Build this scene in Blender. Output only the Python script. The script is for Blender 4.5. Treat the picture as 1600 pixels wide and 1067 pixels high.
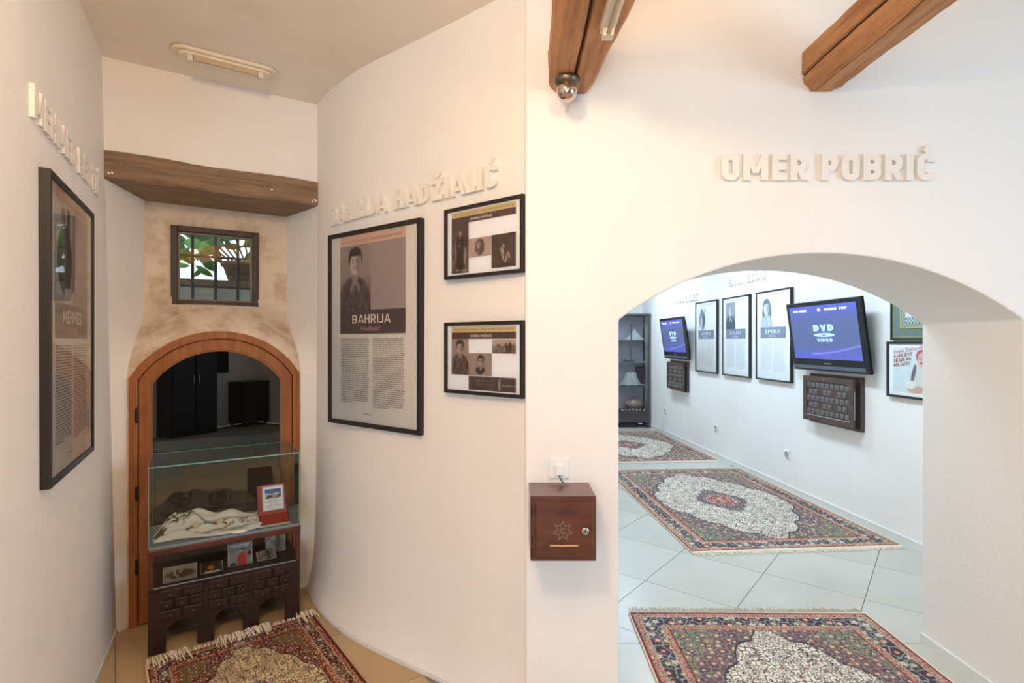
import bpy, bmesh, math, random
import numpy as np
from mathutils import Vector, Matrix

for o in list(bpy.data.objects):
    bpy.data.objects.remove(o, do_unlink=True)
S = bpy.context.scene
C = S.collection
random.seed(7)
H = 1.55                      # eye height above the floor
F = 832.0                     # focal length in pixels of the 1600 wide frame

# ------------------------------------------------------------------ camera
cam = bpy.data.cameras.new('camera')
cam.sensor_width = 36.0
cam.lens = F / 1600.0 * 36.0
cam.clip_start = 0.02
co = bpy.data.objects.new('camera', cam)
co.location = (0, 0, H)
co.rotation_euler = (math.pi / 2, 0, 0)
C.objects.link(co)
S.camera = co

# ------------------------------------------------------------------ world, lights, exposure
S.view_settings.view_transform = 'Standard'
S.view_settings.look = 'None'
S.view_settings.gamma = 1.0
S.view_settings.use_curve_mapping = False
S.view_settings.exposure = 0.0
W = bpy.data.worlds.new('world')
S.world = W
W.use_nodes = True
bgn = W.node_tree.nodes['Background']
bgn.inputs[0].default_value = (0.86, 0.94, 1.0, 1)
bgn.inputs[1].default_value = 1.6


def area(name, loc, rot, sx, sy, power, col):
    l = bpy.data.lights.new(name, 'AREA')
    l.shape = 'RECTANGLE'
    l.size, l.size_y = sx, sy
    l.energy = power
    l.color = col
    o = bpy.data.objects.new(name, l)
    o.location = loc
    o.rotation_euler = rot
    C.objects.link(o)
    return o


LAMP = (0.36, 0.93, H + 0.93)           # warm lamp under the left beam
LAMP_W = 14.0
lp = bpy.data.lights.new('warm_bulb_light', 'POINT')
lp.energy = LAMP_W
lp.color = (1.0, 0.72, 0.45)
lp.shadow_soft_size = 0.035
lo = bpy.data.objects.new('warm_bulb_light', lp)
lo.location = LAMP
C.objects.link(lo)
LAMP2 = (-0.45, 0.25, H + 1.13)         # second warm lamp, over the viewer's left shoulder
lp2 = bpy.data.lights.new('warm_globe_light', 'POINT')
lp2.energy = 79.0
lp2.color = (1.0, 0.66, 0.38)
lp2.shadow_soft_size = 0.14
lo2 = bpy.data.objects.new('warm_globe_light', lp2)
lo2.location = LAMP2
C.objects.link(lo2)
# daylight through the right window, and cool fill at an added rear opening
area('daylight_right_window', (3.27, 0.1, 1.75), (0, math.pi / 2, 0), 1.3, 1.5, 40, (0.52, 0.75, 1.0))
area('rear_cool_fill', (-0.6, -2.97, 1.2), (math.pi / 2, 0, 0), 1.5, 2.2, 62, (0.50, 0.74, 1.0))
# fluorescent ceiling fittings of the back room
for fy in (3.9, 6.0, 8.4):
    area('fluorescent_light', (1.75, fy, 2.86), (0, 0, 0), 0.25, 1.2, 43, (0.64, 0.82, 1.0))


# ------------------------------------------------------------------ helpers
def lin(c):
    return tuple(((v / 255.0) / 12.92 if v / 255.0 <= 0.04045 else ((v / 255.0 + 0.055) / 1.055) ** 2.4) for v in c)


MATS = {}


def mat(name, rgb, rough=0.6, metal=0.0, spec=0.5, bump=None, var=None, coat=0.0, emit=None):
    """rgb in sRGB 0-255; bump=(scale,strength,distance); var=(scale, rgb2, lo, hi, stretch)"""
    if name in MATS:
        return MATS[name]
    m = bpy.data.materials.new(name)
    m.use_nodes = True
    nt = m.node_tree
    b = nt.nodes['Principled BSDF']
    b.inputs['Base Color'].default_value = (*lin(rgb), 1)
    b.inputs['Roughness'].default_value = rough
    b.inputs['Metallic'].default_value = metal
    b.inputs['Specular IOR Level'].default_value = spec
    if coat:
        b.inputs['Coat Weight'].default_value = coat
        b.inputs['Coat Roughness'].default_value = 0.12
    if emit:
        b.inputs['Emission Color'].default_value = (*lin(emit[0]), 1)
        b.inputs['Emission Strength'].default_value = emit[1]
    tc = nt.nodes.new('ShaderNodeTexCoord')
    if var:
        mp = nt.nodes.new('ShaderNodeMapping')
        mp.inputs['Scale'].default_value = var[4] if len(var) > 4 else (1, 1, 1)
        nt.links.new(tc.outputs['Object'], mp.inputs['Vector'])
        n = nt.nodes.new('ShaderNodeTexNoise')
        n.inputs['Scale'].default_value = var[0]
        n.inputs['Detail'].default_value = 7
        n.inputs['Roughness'].default_value = 0.6
        nt.links.new(mp.outputs[0], n.inputs['Vector'])
        r = nt.nodes.new('ShaderNodeMapRange')
        r.inputs[1].default_value = var[2]
        r.inputs[2].default_value = var[3]
        nt.links.new(n.outputs['Fac'], r.inputs[0])
        mx = nt.nodes.new('ShaderNodeMix')
        mx.data_type = 'RGBA'
        mx.inputs[6].default_value = (*lin(rgb), 1)
        mx.inputs[7].default_value = (*lin(var[1]), 1)
        nt.links.new(r.outputs[0], mx.inputs[0])
        nt.links.new(mx.outputs[2], b.inputs['Base Color'])
    if bump:
        n2 = nt.nodes.new('ShaderNodeTexNoise')
        n2.inputs['Scale'].default_value = bump[0]
        n2.inputs['Detail'].default_value = 5
        mp2 = nt.nodes.new('ShaderNodeMapping')
        mp2.inputs['Scale'].default_value = var[4] if (var and len(var) > 4) else (1, 1, 1)
        nt.links.new(tc.outputs['Object'], mp2.inputs['Vector'])
        nt.links.new(mp2.outputs[0], n2.inputs['Vector'])
        bp = nt.nodes.new('ShaderNodeBump')
        bp.inputs['Strength'].default_value = bump[1]
        bp.inputs['Distance'].default_value = bump[2]
        nt.links.new(n2.outputs['Fac'], bp.inputs['Height'])
        nt.links.new(bp.outputs['Normal'], b.inputs['Normal'])
    MATS[name] = m
    return m


def glass_mat(name, tint, refl, rough=0.0, refl_col=(1, 1, 1)):
    """thin sheet glass: fresnel reflection over straight transmission"""
    if name in MATS:
        return MATS[name]
    m = bpy.data.materials.new(name)
    m.use_nodes = True
    nt = m.node_tree
    for n in list(nt.nodes):
        if n.type != 'OUTPUT_MATERIAL':
            nt.nodes.remove(n)
    out = nt.nodes['Material Output']
    tr = nt.nodes.new('ShaderNodeBsdfTransparent')
    tr.inputs[0].default_value = (*tint, 1)
    gl = nt.nodes.new('ShaderNodeBsdfGlossy')
    gl.inputs[0].default_value = (*refl_col, 1)
    gl.inputs['Roughness'].default_value = rough
    fr = nt.nodes.new('ShaderNodeFresnel')
    fr.inputs[0].default_value = refl
    mx = nt.nodes.new('ShaderNodeMixShader')
    nt.links.new(fr.outputs[0], mx.inputs[0])
    nt.links.new(tr.outputs[0], mx.inputs[1])
    nt.links.new(gl.outputs[0], mx.inputs[2])
    nt.links.new(mx.outputs[0], out.inputs[0])
    MATS[name] = m
    return m


def attr_mat(name, rough=0.7, emit=0.0, bump=None, spec=0.3):
    if name in MATS:
        return MATS[name]
    m = bpy.data.materials.new(name)
    m.use_nodes = True
    nt = m.node_tree
    b = nt.nodes['Principled BSDF']
    a = nt.nodes.new('ShaderNodeAttribute')
    a.attribute_name = 'Col'
    nt.links.new(a.outputs['Color'], b.inputs['Base Color'])
    b.inputs['Roughness'].default_value = rough
    b.inputs['Specular IOR Level'].default_value = spec
    if emit:
        nt.links.new(a.outputs['Color'], b.inputs['Emission Color'])
        b.inputs['Emission Strength'].default_value = emit
        b.inputs['Base Color'].default_value = (0, 0, 0, 1)
    if bump:
        tc = nt.nodes.new('ShaderNodeTexCoord')
        n2 = nt.nodes.new('ShaderNodeTexNoise')
        n2.inputs['Scale'].default_value = bump[0]
        nt.links.new(tc.outputs['Object'], n2.inputs['Vector'])
        bp = nt.nodes.new('ShaderNodeBump')
        bp.inputs['Strength'].default_value = bump[1]
        bp.inputs['Distance'].default_value = bump[2]
        nt.links.new(n2.outputs['Fac'], bp.inputs['Height'])
        nt.links.new(bp.outputs['Normal'], b.inputs['Normal'])
    MATS[name] = m
    return m


class MB:
    def __init__(s):
        s.v, s.f = [], []

    def add(s, vs, fs):
        k = len(s.v)
        s.v += [tuple(p) for p in vs]
        s.f += [tuple(i + k for i in f) for f in fs]
        return s

    def box(s, x0, x1, y0, y1, z0, z1):
        return s.add([(x0, y0, z0), (x1, y0, z0), (x1, y1, z0), (x0, y1, z0), (x0, y0, z1), (x1, y0, z1), (x1, y1, z1), (x0, y1, z1)],
                     [(3, 2, 1, 0), (4, 5, 6, 7), (0, 1, 5, 4), (1, 2, 6, 5), (2, 3, 7, 6), (3, 0, 4, 7)])

    def bevbox(s, x0, x1, y0, y1, z0, z1, b):
        """box whose front (-y) edges are chamfered"""
        v = [(x0 + b, y0, z0 + b), (x1 - b, y0, z0 + b), (x1 - b, y0, z1 - b), (x0 + b, y0, z1 - b),
             (x0, y0 + b, z0), (x1, y0 + b, z0), (x1, y0 + b, z1), (x0, y0 + b, z1),
             (x0, y1, z0), (x1, y1, z0), (x1, y1, z1), (x0, y1, z1)]
        f = [(0, 1, 2, 3), (0, 4, 5, 1), (1, 5, 6, 2), (2, 6, 7, 3), (3, 7, 4, 0),
             (4, 8, 9, 5), (5, 9, 10, 6), (6, 10, 11, 7), (7, 11, 8, 4), (11, 10, 9, 8)]
        return s.add(v, f)

    def tube(s, pts, r, n=6, cap=True):
        pts = [Vector(p) for p in pts]
        vs, fs = [], []
        for i, p in enumerate(pts):
            t = (pts[min(i + 1, len(pts) - 1)] - pts[max(i - 1, 0)]).normalized()
            a = t.cross(Vector((0, 0, 1)))
            if a.length < 0.05:
                a = t.cross(Vector((1, 0, 0)))
            a.normalize()
            b = t.cross(a)
            rr = r[i] if isinstance(r, (list, tuple)) else r
            for k in range(n):
                th = 2 * math.pi * k / n
                vs.append(p + a * (rr * math.cos(th)) + b * (rr * math.sin(th)))
        for i in range(len(pts) - 1):
            for k in range(n):
                fs.append((i * n + k, i * n + (k + 1) % n, (i + 1) * n + (k + 1) % n, (i + 1) * n + k))
        if cap:
            fs.append(tuple(range(n - 1, -1, -1)))
            fs.append(tuple(range((len(pts) - 1) * n, len(pts) * n)))
        return s.add(vs, fs)

    def lathe(s, prof, n=24, axis='z', c=(0, 0, 0), sy=1.0):
        vs, fs = [], []
        for (r, h) in prof:
            for k in range(n):
                th = 2 * math.pi * k / n
                a, b = r * math.cos(th), r * math.sin(th) * sy
                if axis == 'z':
                    vs.append((c[0] + a, c[1] + b, c[2] + h))
                elif axis == 'y':
                    vs.append((c[0] + a, c[1] + h, c[2] + b))
                else:
                    vs.append((c[0] + h, c[1] + a, c[2] + b))
        for i in range(len(prof) - 1):
            for k in range(n):
                fs.append((i * n + k, i * n + (k + 1) % n, (i + 1) * n + (k + 1) % n, (i + 1) * n + k))
        if prof[0][0] > 1e-6:
            fs.append(tuple(range(n - 1, -1, -1)))
        if prof[-1][0] > 1e-6:
            fs.append(tuple(range((len(prof) - 1) * n, len(prof) * n)))
        return s.add(vs, fs)

    def prism(s, poly, y0, y1):
        """poly = list of (x,z), extruded from y0 (front) to y1"""
        n = len(poly)
        vs = [(x, y0, z) for x, z in poly] + [(x, y1, z) for x, z in poly]
        fs = [tuple(range(n)), tuple(range(2 * n - 1, n - 1, -1))]
        for i in range(n):
            j = (i + 1) % n
            fs.append((j, i, n + i, n + j))
        return s.add(vs, fs)

    def slab(s, poly, z0, z1):
        n = len(poly)
        vs = [(x, y, z0) for x, y in poly] + [(x, y, z1) for x, y in poly]
        fs = [tuple(range(n - 1, -1, -1)), tuple(range(n, 2 * n))]
        for i in range(n):
            j = (i + 1) % n
            fs.append((i, j, n + j, n + i))
        return s.add(vs, fs)

    def ring(s, outer, inner, y0, y1):
        """closed-at-ends strip between two open outlines of equal length"""
        n = len(outer)
        vs = [(x, y0, z) for x, z in outer] + [(x, y0, z) for x, z in inner] + [(x, y1, z) for x, z in outer] + [(x, y1, z) for x, z in inner]
        fs = []
        for i in range(n - 1):
            j = i + 1
            fs += [(i, n + i, n + j, j), (2 * n + i, 2 * n + j, 3 * n + j, 3 * n + i), (i, j, 2 * n + j, 2 * n + i), (n + i, 3 * n + i, 3 * n + j, n + j)]
        fs += [(0, 2 * n, 3 * n, n), (n - 1, 2 * n - 1, 4 * n - 1, 3 * n - 1)]
        return s.add(vs, fs)

    def build(s, name, m, parent=None, smooth=False, bevel=None, fix=True):
        me = bpy.data.meshes.new(name)
        me.from_pydata(s.v, [], s.f)
        if fix:
            bm = bmesh.new()
            bm.from_mesh(me)
            bmesh.ops.recalc_face_normals(bm, faces=bm.faces)
            bm.to_mesh(me)
            bm.free()
        if smooth:
            for p in me.polygons:
                p.use_smooth = True
        me.materials.append(m)
        o = bpy.data.objects.new(name, me)
        C.objects.link(o)
        if parent:
            o.parent = parent
        if bevel:
            bv = o.modifiers.new('bevel', 'BEVEL')
            bv.width = bevel
            bv.segments = 2
            bv.limit_method = 'ANGLE'
            bv.angle_limit = math.radians(40)
        return o


def tag(o, label=None, cat=None, group=None, kind=None):
    if label:
        o['label'] = label
    if cat:
        o['category'] = cat
    if group:
        o['group'] = group
    if kind:
        o['kind'] = kind
    return o


def empty(name, loc, rz=0.0, label=None, cat=None, group=None, kind=None):
    o = bpy.data.objects.new(name, None)
    o.location = loc
    o.rotation_euler = (0, 0, rz)
    o.empty_display_size = 0.1
    C.objects.link(o)
    return tag(o, label, cat, group, kind)


def grid_obj(name, P, col, m, parent=None, smooth=False):
    """P: (nv,nu,3) points; col: (nv,nu,3) linear colours or None"""
    nv, nu = P.shape[:2]
    me = bpy.data.meshes.new(name)
    me.vertices.add(nv * nu)
    me.vertices.foreach_set('co', P.reshape(-1).astype(np.float32))
    i = np.arange(nv * nu).reshape(nv, nu)
    q = np.stack([i[:-1, :-1], i[:-1, 1:], i[1:, 1:], i[1:, :-1]], -1).reshape(-1, 4)
    nf = len(q)
    me.loops.add(nf * 4)
    me.loops.foreach_set('vertex_index', q.reshape(-1).astype(np.int32))
    me.polygons.add(nf)
    me.polygons.foreach_set('loop_start', np.arange(0, nf * 4, 4, dtype=np.int32))
    me.polygons.foreach_set('loop_total', np.full(nf, 4, dtype=np.int32))
    if smooth:
        me.polygons.foreach_set('use_smooth', np.ones(nf, dtype=bool))
    me.update(calc_edges=True)
    if col is not None:
        ca = me.color_attributes.new('Col', 'FLOAT_COLOR', 'POINT')
        c4 = np.ones((nv * nu, 4), np.float32)
        c4[:, :3] = col.reshape(-1, 3)
        ca.data.foreach_set('color', c4.reshape(-1))
    me.materials.append(m)
    o = bpy.data.objects.new(name, me)
    C.objects.link(o)
    if parent:
        o.parent = parent
    return o


_cc = {}


def char_mesh(ch, offset=0.0, extrude=0.0):
    """glyph outline as (verts, faces, x0, x1) at unit size, in x (right), z (up), y (depth)"""
    k = (ch, offset, extrude)
    if k not in _cc:
        c = bpy.data.curves.new('t', 'FONT')
        c.body = ch
        c.size = 1.0
        c.offset = offset
        c.extrude = extrude
        c.resolution_u = 3
        o = bpy.data.objects.new('t', c)
        me = bpy.data.meshes.new_from_object(o)
        vs = [(v.co.x, -v.co.z, v.co.y) for v in me.vertices]
        fs = [tuple(p.vertices) for p in me.polygons]
        bpy.data.objects.remove(o)
        bpy.data.curves.remove(c)
        bpy.data.meshes.remove(me)
        xs = [v[0] for v in vs] or [0, 0]
        _cc[k] = (vs, fs, min(xs), max(xs))
    return _cc[k]


CAP = 0.686


def _arc(cx, cy, rx, ry, a0, a1, n=8):
    return [(cx + rx * math.cos(math.radians(a0 + (a1 - a0) * i / n)), cy + ry * math.sin(math.radians(a0 + (a1 - a0) * i / n))) for i in range(n + 1)]


def glyph(ch, t):
    """capital letters as thick strokes: (width, [(centre line, closed, clamp)]) with cap height 1"""
    h = t / 2
    acc = None
    base = {'Ć': 'C', 'Č': 'C', 'Ž': 'Z', 'Š': 'S'}.get(ch, ch)
    if base != ch:
        acc = 'acute' if ch == 'Ć' else 'caron'
    w = {'I': t, 'M': .84, 'A': .70, 'H': .62, 'K': .64, 'E': .50, 'L': .48, 'J': .46, 'T': .54, 'P': .56, '-': .36, '/': .42, 'N': .62}.get(base, .60)
    l, r, b, u = h, w - h, h, 1 - h
    rc = max(.06, (w / 2 - h) * .92)
    S_ = []
    V_ = lambda x: ([(x, 0), (x, 1)], False, True)
    Hh = lambda y, x0=0, x1=None: ([(x0, y), (w if x1 is None else x1, y)], False, True)
    if base == 'I':
        S_ = [V_(h)]
    elif base == 'E':
        S_ = [V_(h), Hh(b), Hh(.5, 0, w * .92), Hh(u)]
    elif base == 'L':
        S_ = [V_(h), Hh(b)]
    elif base == 'T':
        S_ = [V_(w / 2), Hh(u)]
    elif base == 'H':
        S_ = [V_(l), V_(r), Hh(.5)]
    elif base == 'A':
        S_ = [([(h * .62, -.1), (w / 2 - h * .1, 1.1)], False, True), ([(w - h * .62, -.1), (w / 2 + h * .1, 1.1)], False, True), Hh(.27, w * .2, w * .8)]
    elif base == 'M':
        S_ = [V_(l), V_(r), ([(l, 1.0), (w / 2, .28)], False, True), ([(r, 1.0), (w / 2, .28)], False, True)]
    elif base == 'N':
        S_ = [V_(l), V_(r), ([(l, 1.0), (r, .0)], False, True)]
    elif base == 'V':
        S_ = [([(h * .75, 1.1), (w / 2, -.12)], False, True), ([(w - h * .75, 1.1), (w / 2, -.12)], False, True)]
    elif base == 'K':
        S_ = [V_(l), ([(l, .40), (w - h * .7, 1.05)], False, True), ([(w * .42, .62), (w - h * .6, -.05)], False, True)]
    elif base == 'Z':
        S_ = [Hh(b), Hh(u), ([(h * 1.1, t * .4), (w - h * 1.1, 1 - t * .4)], False, True)]
    elif base == 'O':
        S_ = [(_arc(r - rc, u - rc, rc, rc, 0, 90) + _arc(l + rc, u - rc, rc, rc, 90, 180) + _arc(l + rc, b + rc, rc, rc, 180, 270) + _arc(r - rc, b + rc, rc, rc, 270, 360), True, False)]
    elif base in 'CG':
        S_ = [([(r, .70)] + _arc(r - rc, u - rc, rc, rc, 0, 90) + _arc(l + rc, u - rc, rc, rc, 90, 180) + _arc(l + rc, b + rc, rc, rc, 180, 270) + _arc(r - rc, b + rc, rc, rc, 270, 360) + [(r, .30)], False, False)]
        if base == 'G':
            S_ += [([(r, .22), (r, .50)], False, False), Hh(.46, w * .5, w)]
    elif base == 'D':
        rd = min(.30, w - t)
        S_ = [V_(l), ([(0, b), (r - rd, b)] + _arc(r - rd, b + rd, rd, rd, 270, 360) + _arc(r - rd, u - rd, rd, rd, 0, 90) + [(0, u)], False, False)]
    elif base in 'PRB':
        m = .44 if base != 'B' else .50
        rp = (u - m) / 2
        S_ = [V_(l), ([(0, m), (r - rp, m)] + _arc(r - rp, m + rp, rp, rp, 270, 450) + [(0, u)], False, False)]
        if base == 'R':
            S_.append(([(w * .45, .46), (w - h * .8, -.08)], False, True))
        if base == 'B':
            rb = (m - b) / 2
            S_.append(([(0, b), (r - rb, b)] + _arc(r - rb, b + rb, rb, rb, 270, 450) + [(0, m)], False, False))
    elif base == 'J':
        rj = min(.22, (w - t) * .6)
        S_ = [([(r, 1)] + _arc(r - rj, b + rj, rj, rj, 0, -90) + [(0, b)], False, True)]
    elif base == 'U':
        S_ = [([(l, 1)] + _arc(l + rc, b + rc, rc, rc, 180, 270) + _arc(r - rc, b + rc, rc, rc, 270, 360) + [(r, 1)], False, True)]
    elif base == 'S':
        ry = (u - .5) / 2
        S_ = [(_arc(w / 2, .5 + ry, r - w / 2, ry, 20, 270) + _arc(w / 2, .5 - ry, r - w / 2, ry, 90, -160), False, False)]
    elif base == '-':
        S_ = [([(0, .42), (w, .42)], False, False)]
    elif base == '/':
        S_ = [([(h, 0), (w - h, 1)], False, True)]
    else:
        return None
    if acc == 'acute':
        S_.append(([(w / 2 - .06, 1.08), (w / 2 + .13, 1.32)], False, False))
    elif acc == 'caron':
        S_ += [([(w / 2 + .02, 1.08), (w / 2 - .17, 1.30)], False, False), ([(w / 2 - .02, 1.08), (w / 2 + .17, 1.30)], False, False)]
    thin = .74 if base in 'AMVNK' else 1.0
    out = []
    for i, (p, c, k) in enumerate(S_):
        f = 1.0
        if thin < 1 and len(p) == 2 and p[0][0] != p[1][0]:
            f = thin if p[0][1] != p[1][1] else .72
        if acc and i >= len(S_) - (1 if acc == 'acute' else 2):
            f = .62
        out.append((p, c, k, f))
    return w, out


def stroke_mesh(path, t, closed, clamp, depth):
    """thick line as a strip; depth 0 = flat, else a solid standing from y=0 to y=-depth"""
    dd_ = [path[0]]
    for q in path[1:]:
        if math.hypot(q[0] - dd_[-1][0], q[1] - dd_[-1][1]) > 1e-4:
            dd_.append(q)
    if closed and math.hypot(dd_[0][0] - dd_[-1][0], dd_[0][1] - dd_[-1][1]) < 1e-4:
        dd_.pop()
    path = dd_
    n = len(path)
    L_, R_ = [], []
    for i in range(n):
        p = path[i]
        a = path[(i - 1) % n] if (closed or i > 0) else None
        c = path[(i + 1) % n] if (closed or i < n - 1) else None
        d1 = unit((p[0] - a[0], p[1] - a[1])) if a and a != p else None
        d2 = unit((c[0] - p[0], c[1] - p[1])) if c and c != p else None
        if d1 is None:
            d1 = d2
        if d2 is None:
            d2 = d1
        nx, ny = -(d1[1] + d2[1]), d1[0] + d2[0]
        q = math.hypot(nx, ny) or 1
        nx, ny = nx / q, ny / q
        k = min(1.6, 1 / max(.4, nx * -d1[1] + ny * d1[0])) * t / 2
        for lst, sg in ((L_, 1), (R_, -1)):
            x, y = p[0] + sg * nx * k, p[1] + sg * ny * k
            lst.append((x, min(1, max(0, y))) if clamp else (x, y))
    m = n if closed else n - 1
    if depth == 0:
        return [(x, 0, z) for x, z in L_ + R_], [(i, n + i, n + (i + 1) % n, (i + 1) % n) for i in range(m)]
    vs = [(x, -depth, z) for x, z in L_ + R_] + [(x, 0, z) for x, z in L_ + R_]
    fs = []
    for i in range(m):
        j = (i + 1) % n
        fs += [(i, n + i, n + j, j), (i, j, 2 * n + j, 2 * n + i), (n + i, 3 * n + i, 3 * n + j, n + j)]
    if not closed:
        fs += [(0, 2 * n, 3 * n, n), (n - 1, 2 * n - 1, 4 * n - 1, 3 * n - 1)]
    return vs, fs


def unit(a):
    l = math.hypot(*a) or 1.0
    return (a[0] / l, a[1] / l)


def strokes(text, t, gap, space=.34):
    """laid-out block letters: list of (char, x, width, strokes) and the total width"""
    x, out = 0.0, []
    for ch in text:
        if ch == ' ':
            x += space
            continue
        w, S_ = glyph(ch, t)
        out.append((ch, x, w, S_))
        x += w + (gap if ch not in 'LTAJ' else gap * .7)
    return out, x - gap


def block_text(text, x0, x1, zb, cap, y, t=.16, gap=.14):
    """flat block capitals fitted between x0..x1"""
    lay, wid = strokes(text, t, gap)
    sx = (x1 - x0) / wid
    mb = MB()
    for ch, dx, w, S_ in lay:
        for n_, (p, c, k, f) in enumerate(S_):
            vs, fs = stroke_mesh(p, t * (1 + f) / 2, c, k, 0)
            mb.add([(x0 + (v[0] + dx) * sx, y - .00012 * n_, zb + v[2] * cap) for v in vs], fs)
    return mb


def layout(text, offset, gap=0.07, space=0.30):
    x = 0.0
    out = []
    for ch in text:
        if ch == ' ':
            x += space
            continue
        vs, fs, a, b = char_mesh(ch, offset)
        out.append((ch, x - a, b - a))
        x += (b - a) + gap
    return out, x - gap


def text_mb(text, x0, x1, zb, cap, y, offset=0.0, gap=0.07, mb=None):
    """flat lettering fitted between x0..x1 with baseline zb and cap height cap"""
    if text.upper() == text:
        return block_text(text, x0, x1, zb, cap, y, .13 + offset * 2.2)
    offset = 0.0
    lay, wid = layout(text, offset, gap)
    sx = (x1 - x0) / wid
    sz = cap / CAP
    mb = mb or MB()
    for ch, dx, _ in lay:
        vs, fs, a, b = char_mesh(ch, offset)
        mb.add([(x0 + (v[0] + dx) * sx, y, zb + v[2] * sz) for v in vs], fs)
    return mb


# ------------------------------------------------------------------ materials
plaster = mat('white_plaster', (243, 240, 235), 0.9, bump=(60, 0.12, 0.01), var=(0.7, (237, 232, 225), 0.45, 0.75), spec=0.15)
plaster_dirty = mat('stained_plaster', (230, 216, 198), 0.95, bump=(45, 0.5, 0.012), var=(6.5, (186, 160, 128), 0.46, 0.72), spec=0.1)
ceil_m = mat('ceiling_plaster', (244, 235, 222), 0.92, bump=(40, 0.15, 0.01), var=(1.2, (232, 219, 200), 0.45, 0.75), spec=0.1)
letter_m = mat('white_foam_lettering', (240, 234, 224), 0.85, spec=0.15)
beam_m = mat('hewn_timber', (198, 142, 92), 0.62, bump=(26, 0.6, 0.012), var=(3.6, (140, 86, 46), 0.42, 0.74, (9, 1.0, 9)))
crack_m = mat('timber_crack', (58, 32, 16), 0.9)
lintel_m = mat('weathered_lintel_wood', (152, 126, 100), 0.75, bump=(30, 0.5, 0.01), var=(3.0, (106, 84, 62), 0.40, 0.72, (1.2, 9, 12)))
door_m = mat('varnished_door_wood', (162, 98, 42), 0.35, bump=(30, 0.12, 0.004), var=(4.0, (126, 70, 28), 0.40, 0.75, (9, 9, 0.8)), coat=0.25)
walnut = mat('dark_walnut', (46, 22, 14), 0.42, bump=(30, 0.15, 0.003), var=(5, (28, 14, 9), 0.4, 0.7, (1.2, 8, 8)), coat=0.15)
walnut_l = mat('reddish_rail_wood', (92, 46, 26), 0.4, var=(5, (62, 30, 18), 0.4, 0.7, (1.2, 8, 8)))
mahog = mat('polished_mahogany', (98, 50, 30), 0.30, bump=(30, 0.08, 0.003), var=(4, (66, 30, 18), 0.38, 0.72, (1.2, 8, 6)), coat=0.4)
oakdk = mat('dark_brown_box_wood', (88, 68, 58), 0.5, var=(4, (64, 48, 41), 0.4, 0.7, (1, 8, 8)))
black_frame = mat('black_frame_wood', (34, 30, 29), 0.45)
paper = mat('poster_paper', (226, 216, 202), 0.75)
paper_w = mat('white_paper', (240, 240, 240), 0.75)
steel = mat('brushed_steel', (190, 190, 188), 0.25, metal=1.0)
dark_steel = mat('dark_iron', (44, 42, 42), 0.5, metal=0.6)
wplast = mat('white_plastic', (238, 236, 232), 0.35)
cplast = mat('cream_plastic', (226, 214, 190), 0.4)
tvblack = mat('tv_black_plastic', (16, 17, 21), 0.22)
tvgrey = mat('tv_silver_strip', (92, 98, 110), 0.3)
tile_m = mat('floor_tile', (194, 190, 178), 0.30, var=(1.3, (184, 180, 168), 0.4, 0.7), spec=0.4)
tile_b = mat('beige_floor_tile', (190, 164, 126), 0.32, var=(1.3, (178, 152, 116), 0.4, 0.7), spec=0.4)
grout_m = mat('grout', (142, 136, 124), 0.9)
skirt_m = mat('tile_skirting', (226, 226, 220), 0.4)
glz = glass_mat('picture_glazing', (0.98, 0.98, 0.98), 1.30, 0.03)
glz_far = glass_mat('low_glare_glazing', (1.0, 1.0, 1.0), 1.12, 0.05)
case_glass = glass_mat('case_glass', (0.90, 0.95, 0.93), 1.5, 0.0)
top_glass = glass_mat('case_top_glass', (0.85, 0.92, 0.90), 1.75, 0.0)
door_glass = glass_mat('door_glass', (0.30, 0.33, 0.32), 2.1, 0.01)
edge_glass = mat('green_glass_edge', (120, 165, 150), 0.2)
void_m = mat('painted_interior_shade', (18, 20, 18), 0.9)
print_m = attr_mat('photo_print', 0.6)
rug_m = attr_mat('woven_rug', 0.95, bump=(350, 0.5, 0.004), spec=0.05)
cloth_m = attr_mat('embroidered_cloth', 0.9, bump=(160, 0.3, 0.003), spec=0.1)
fringe_m = mat('cream_fringe', (222, 208, 184), 0.95, spec=0.05)

# ------------------------------------------------------------------ plan geometry
def unit(a):
    l = math.hypot(*a)
    return (a[0] / l, a[1] / l)


A_TOP, A_BOT = (-2.157, 2.80), (-2.105, 2.832)
B_TOP, B_BOT = (-1.235, 3.376), (-1.300, 3.372)
NE = (0.8493, 0.5278)                     # along the niche wall
NN = (-0.5278, 0.8493)                    # into the niche
NANG = math.atan2(NE[1], NE[0])


def NP(u, off):                           # niche local -> world plan
    return (A_TOP[0] + NE[0] * u + NN[0] * off, A_TOP[1] + NE[1] * u + NN[1] * off)


YF, YB = 2.2, 2.747                       # front and back face of the arch wall
AX0, AX1 = 0.4416, 2.115                  # arch opening
ASP, ARISE = H + 0.09, 0.275
CEIL = H + 1.5


def arch_pts(x0, x1, zs, rise, n=40):
    hw = (x1 - x0) / 2
    R = (hw * hw + rise * rise) / (2 * rise)
    zc = zs + rise - R
    xc = (x0 + x1) / 2
    a0 = math.asin(hw / R)
    return [(xc + R * math.sin(-a0 + 2 * a0 * i / n), zc + R * math.cos(-a0 + 2 * a0 * i / n)) for i in range(n + 1)]


# ------------------------------------------------------------------ setting: arch wall
XR = 3.3
mb = MB()
ap = arch_pts(AX0, AX1, ASP, ARISE)
poly = [(0.055, -0.02), (AX0, -0.02)] + ap + [(AX1, -0.02), (XR, -0.02), (XR, CEIL), (0.055, CEIL)]
mb.prism(poly, YF, YB)
wf = mb.build('wall_front', plaster, bevel=0.008)
tag(wf, kind='structure')

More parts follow.
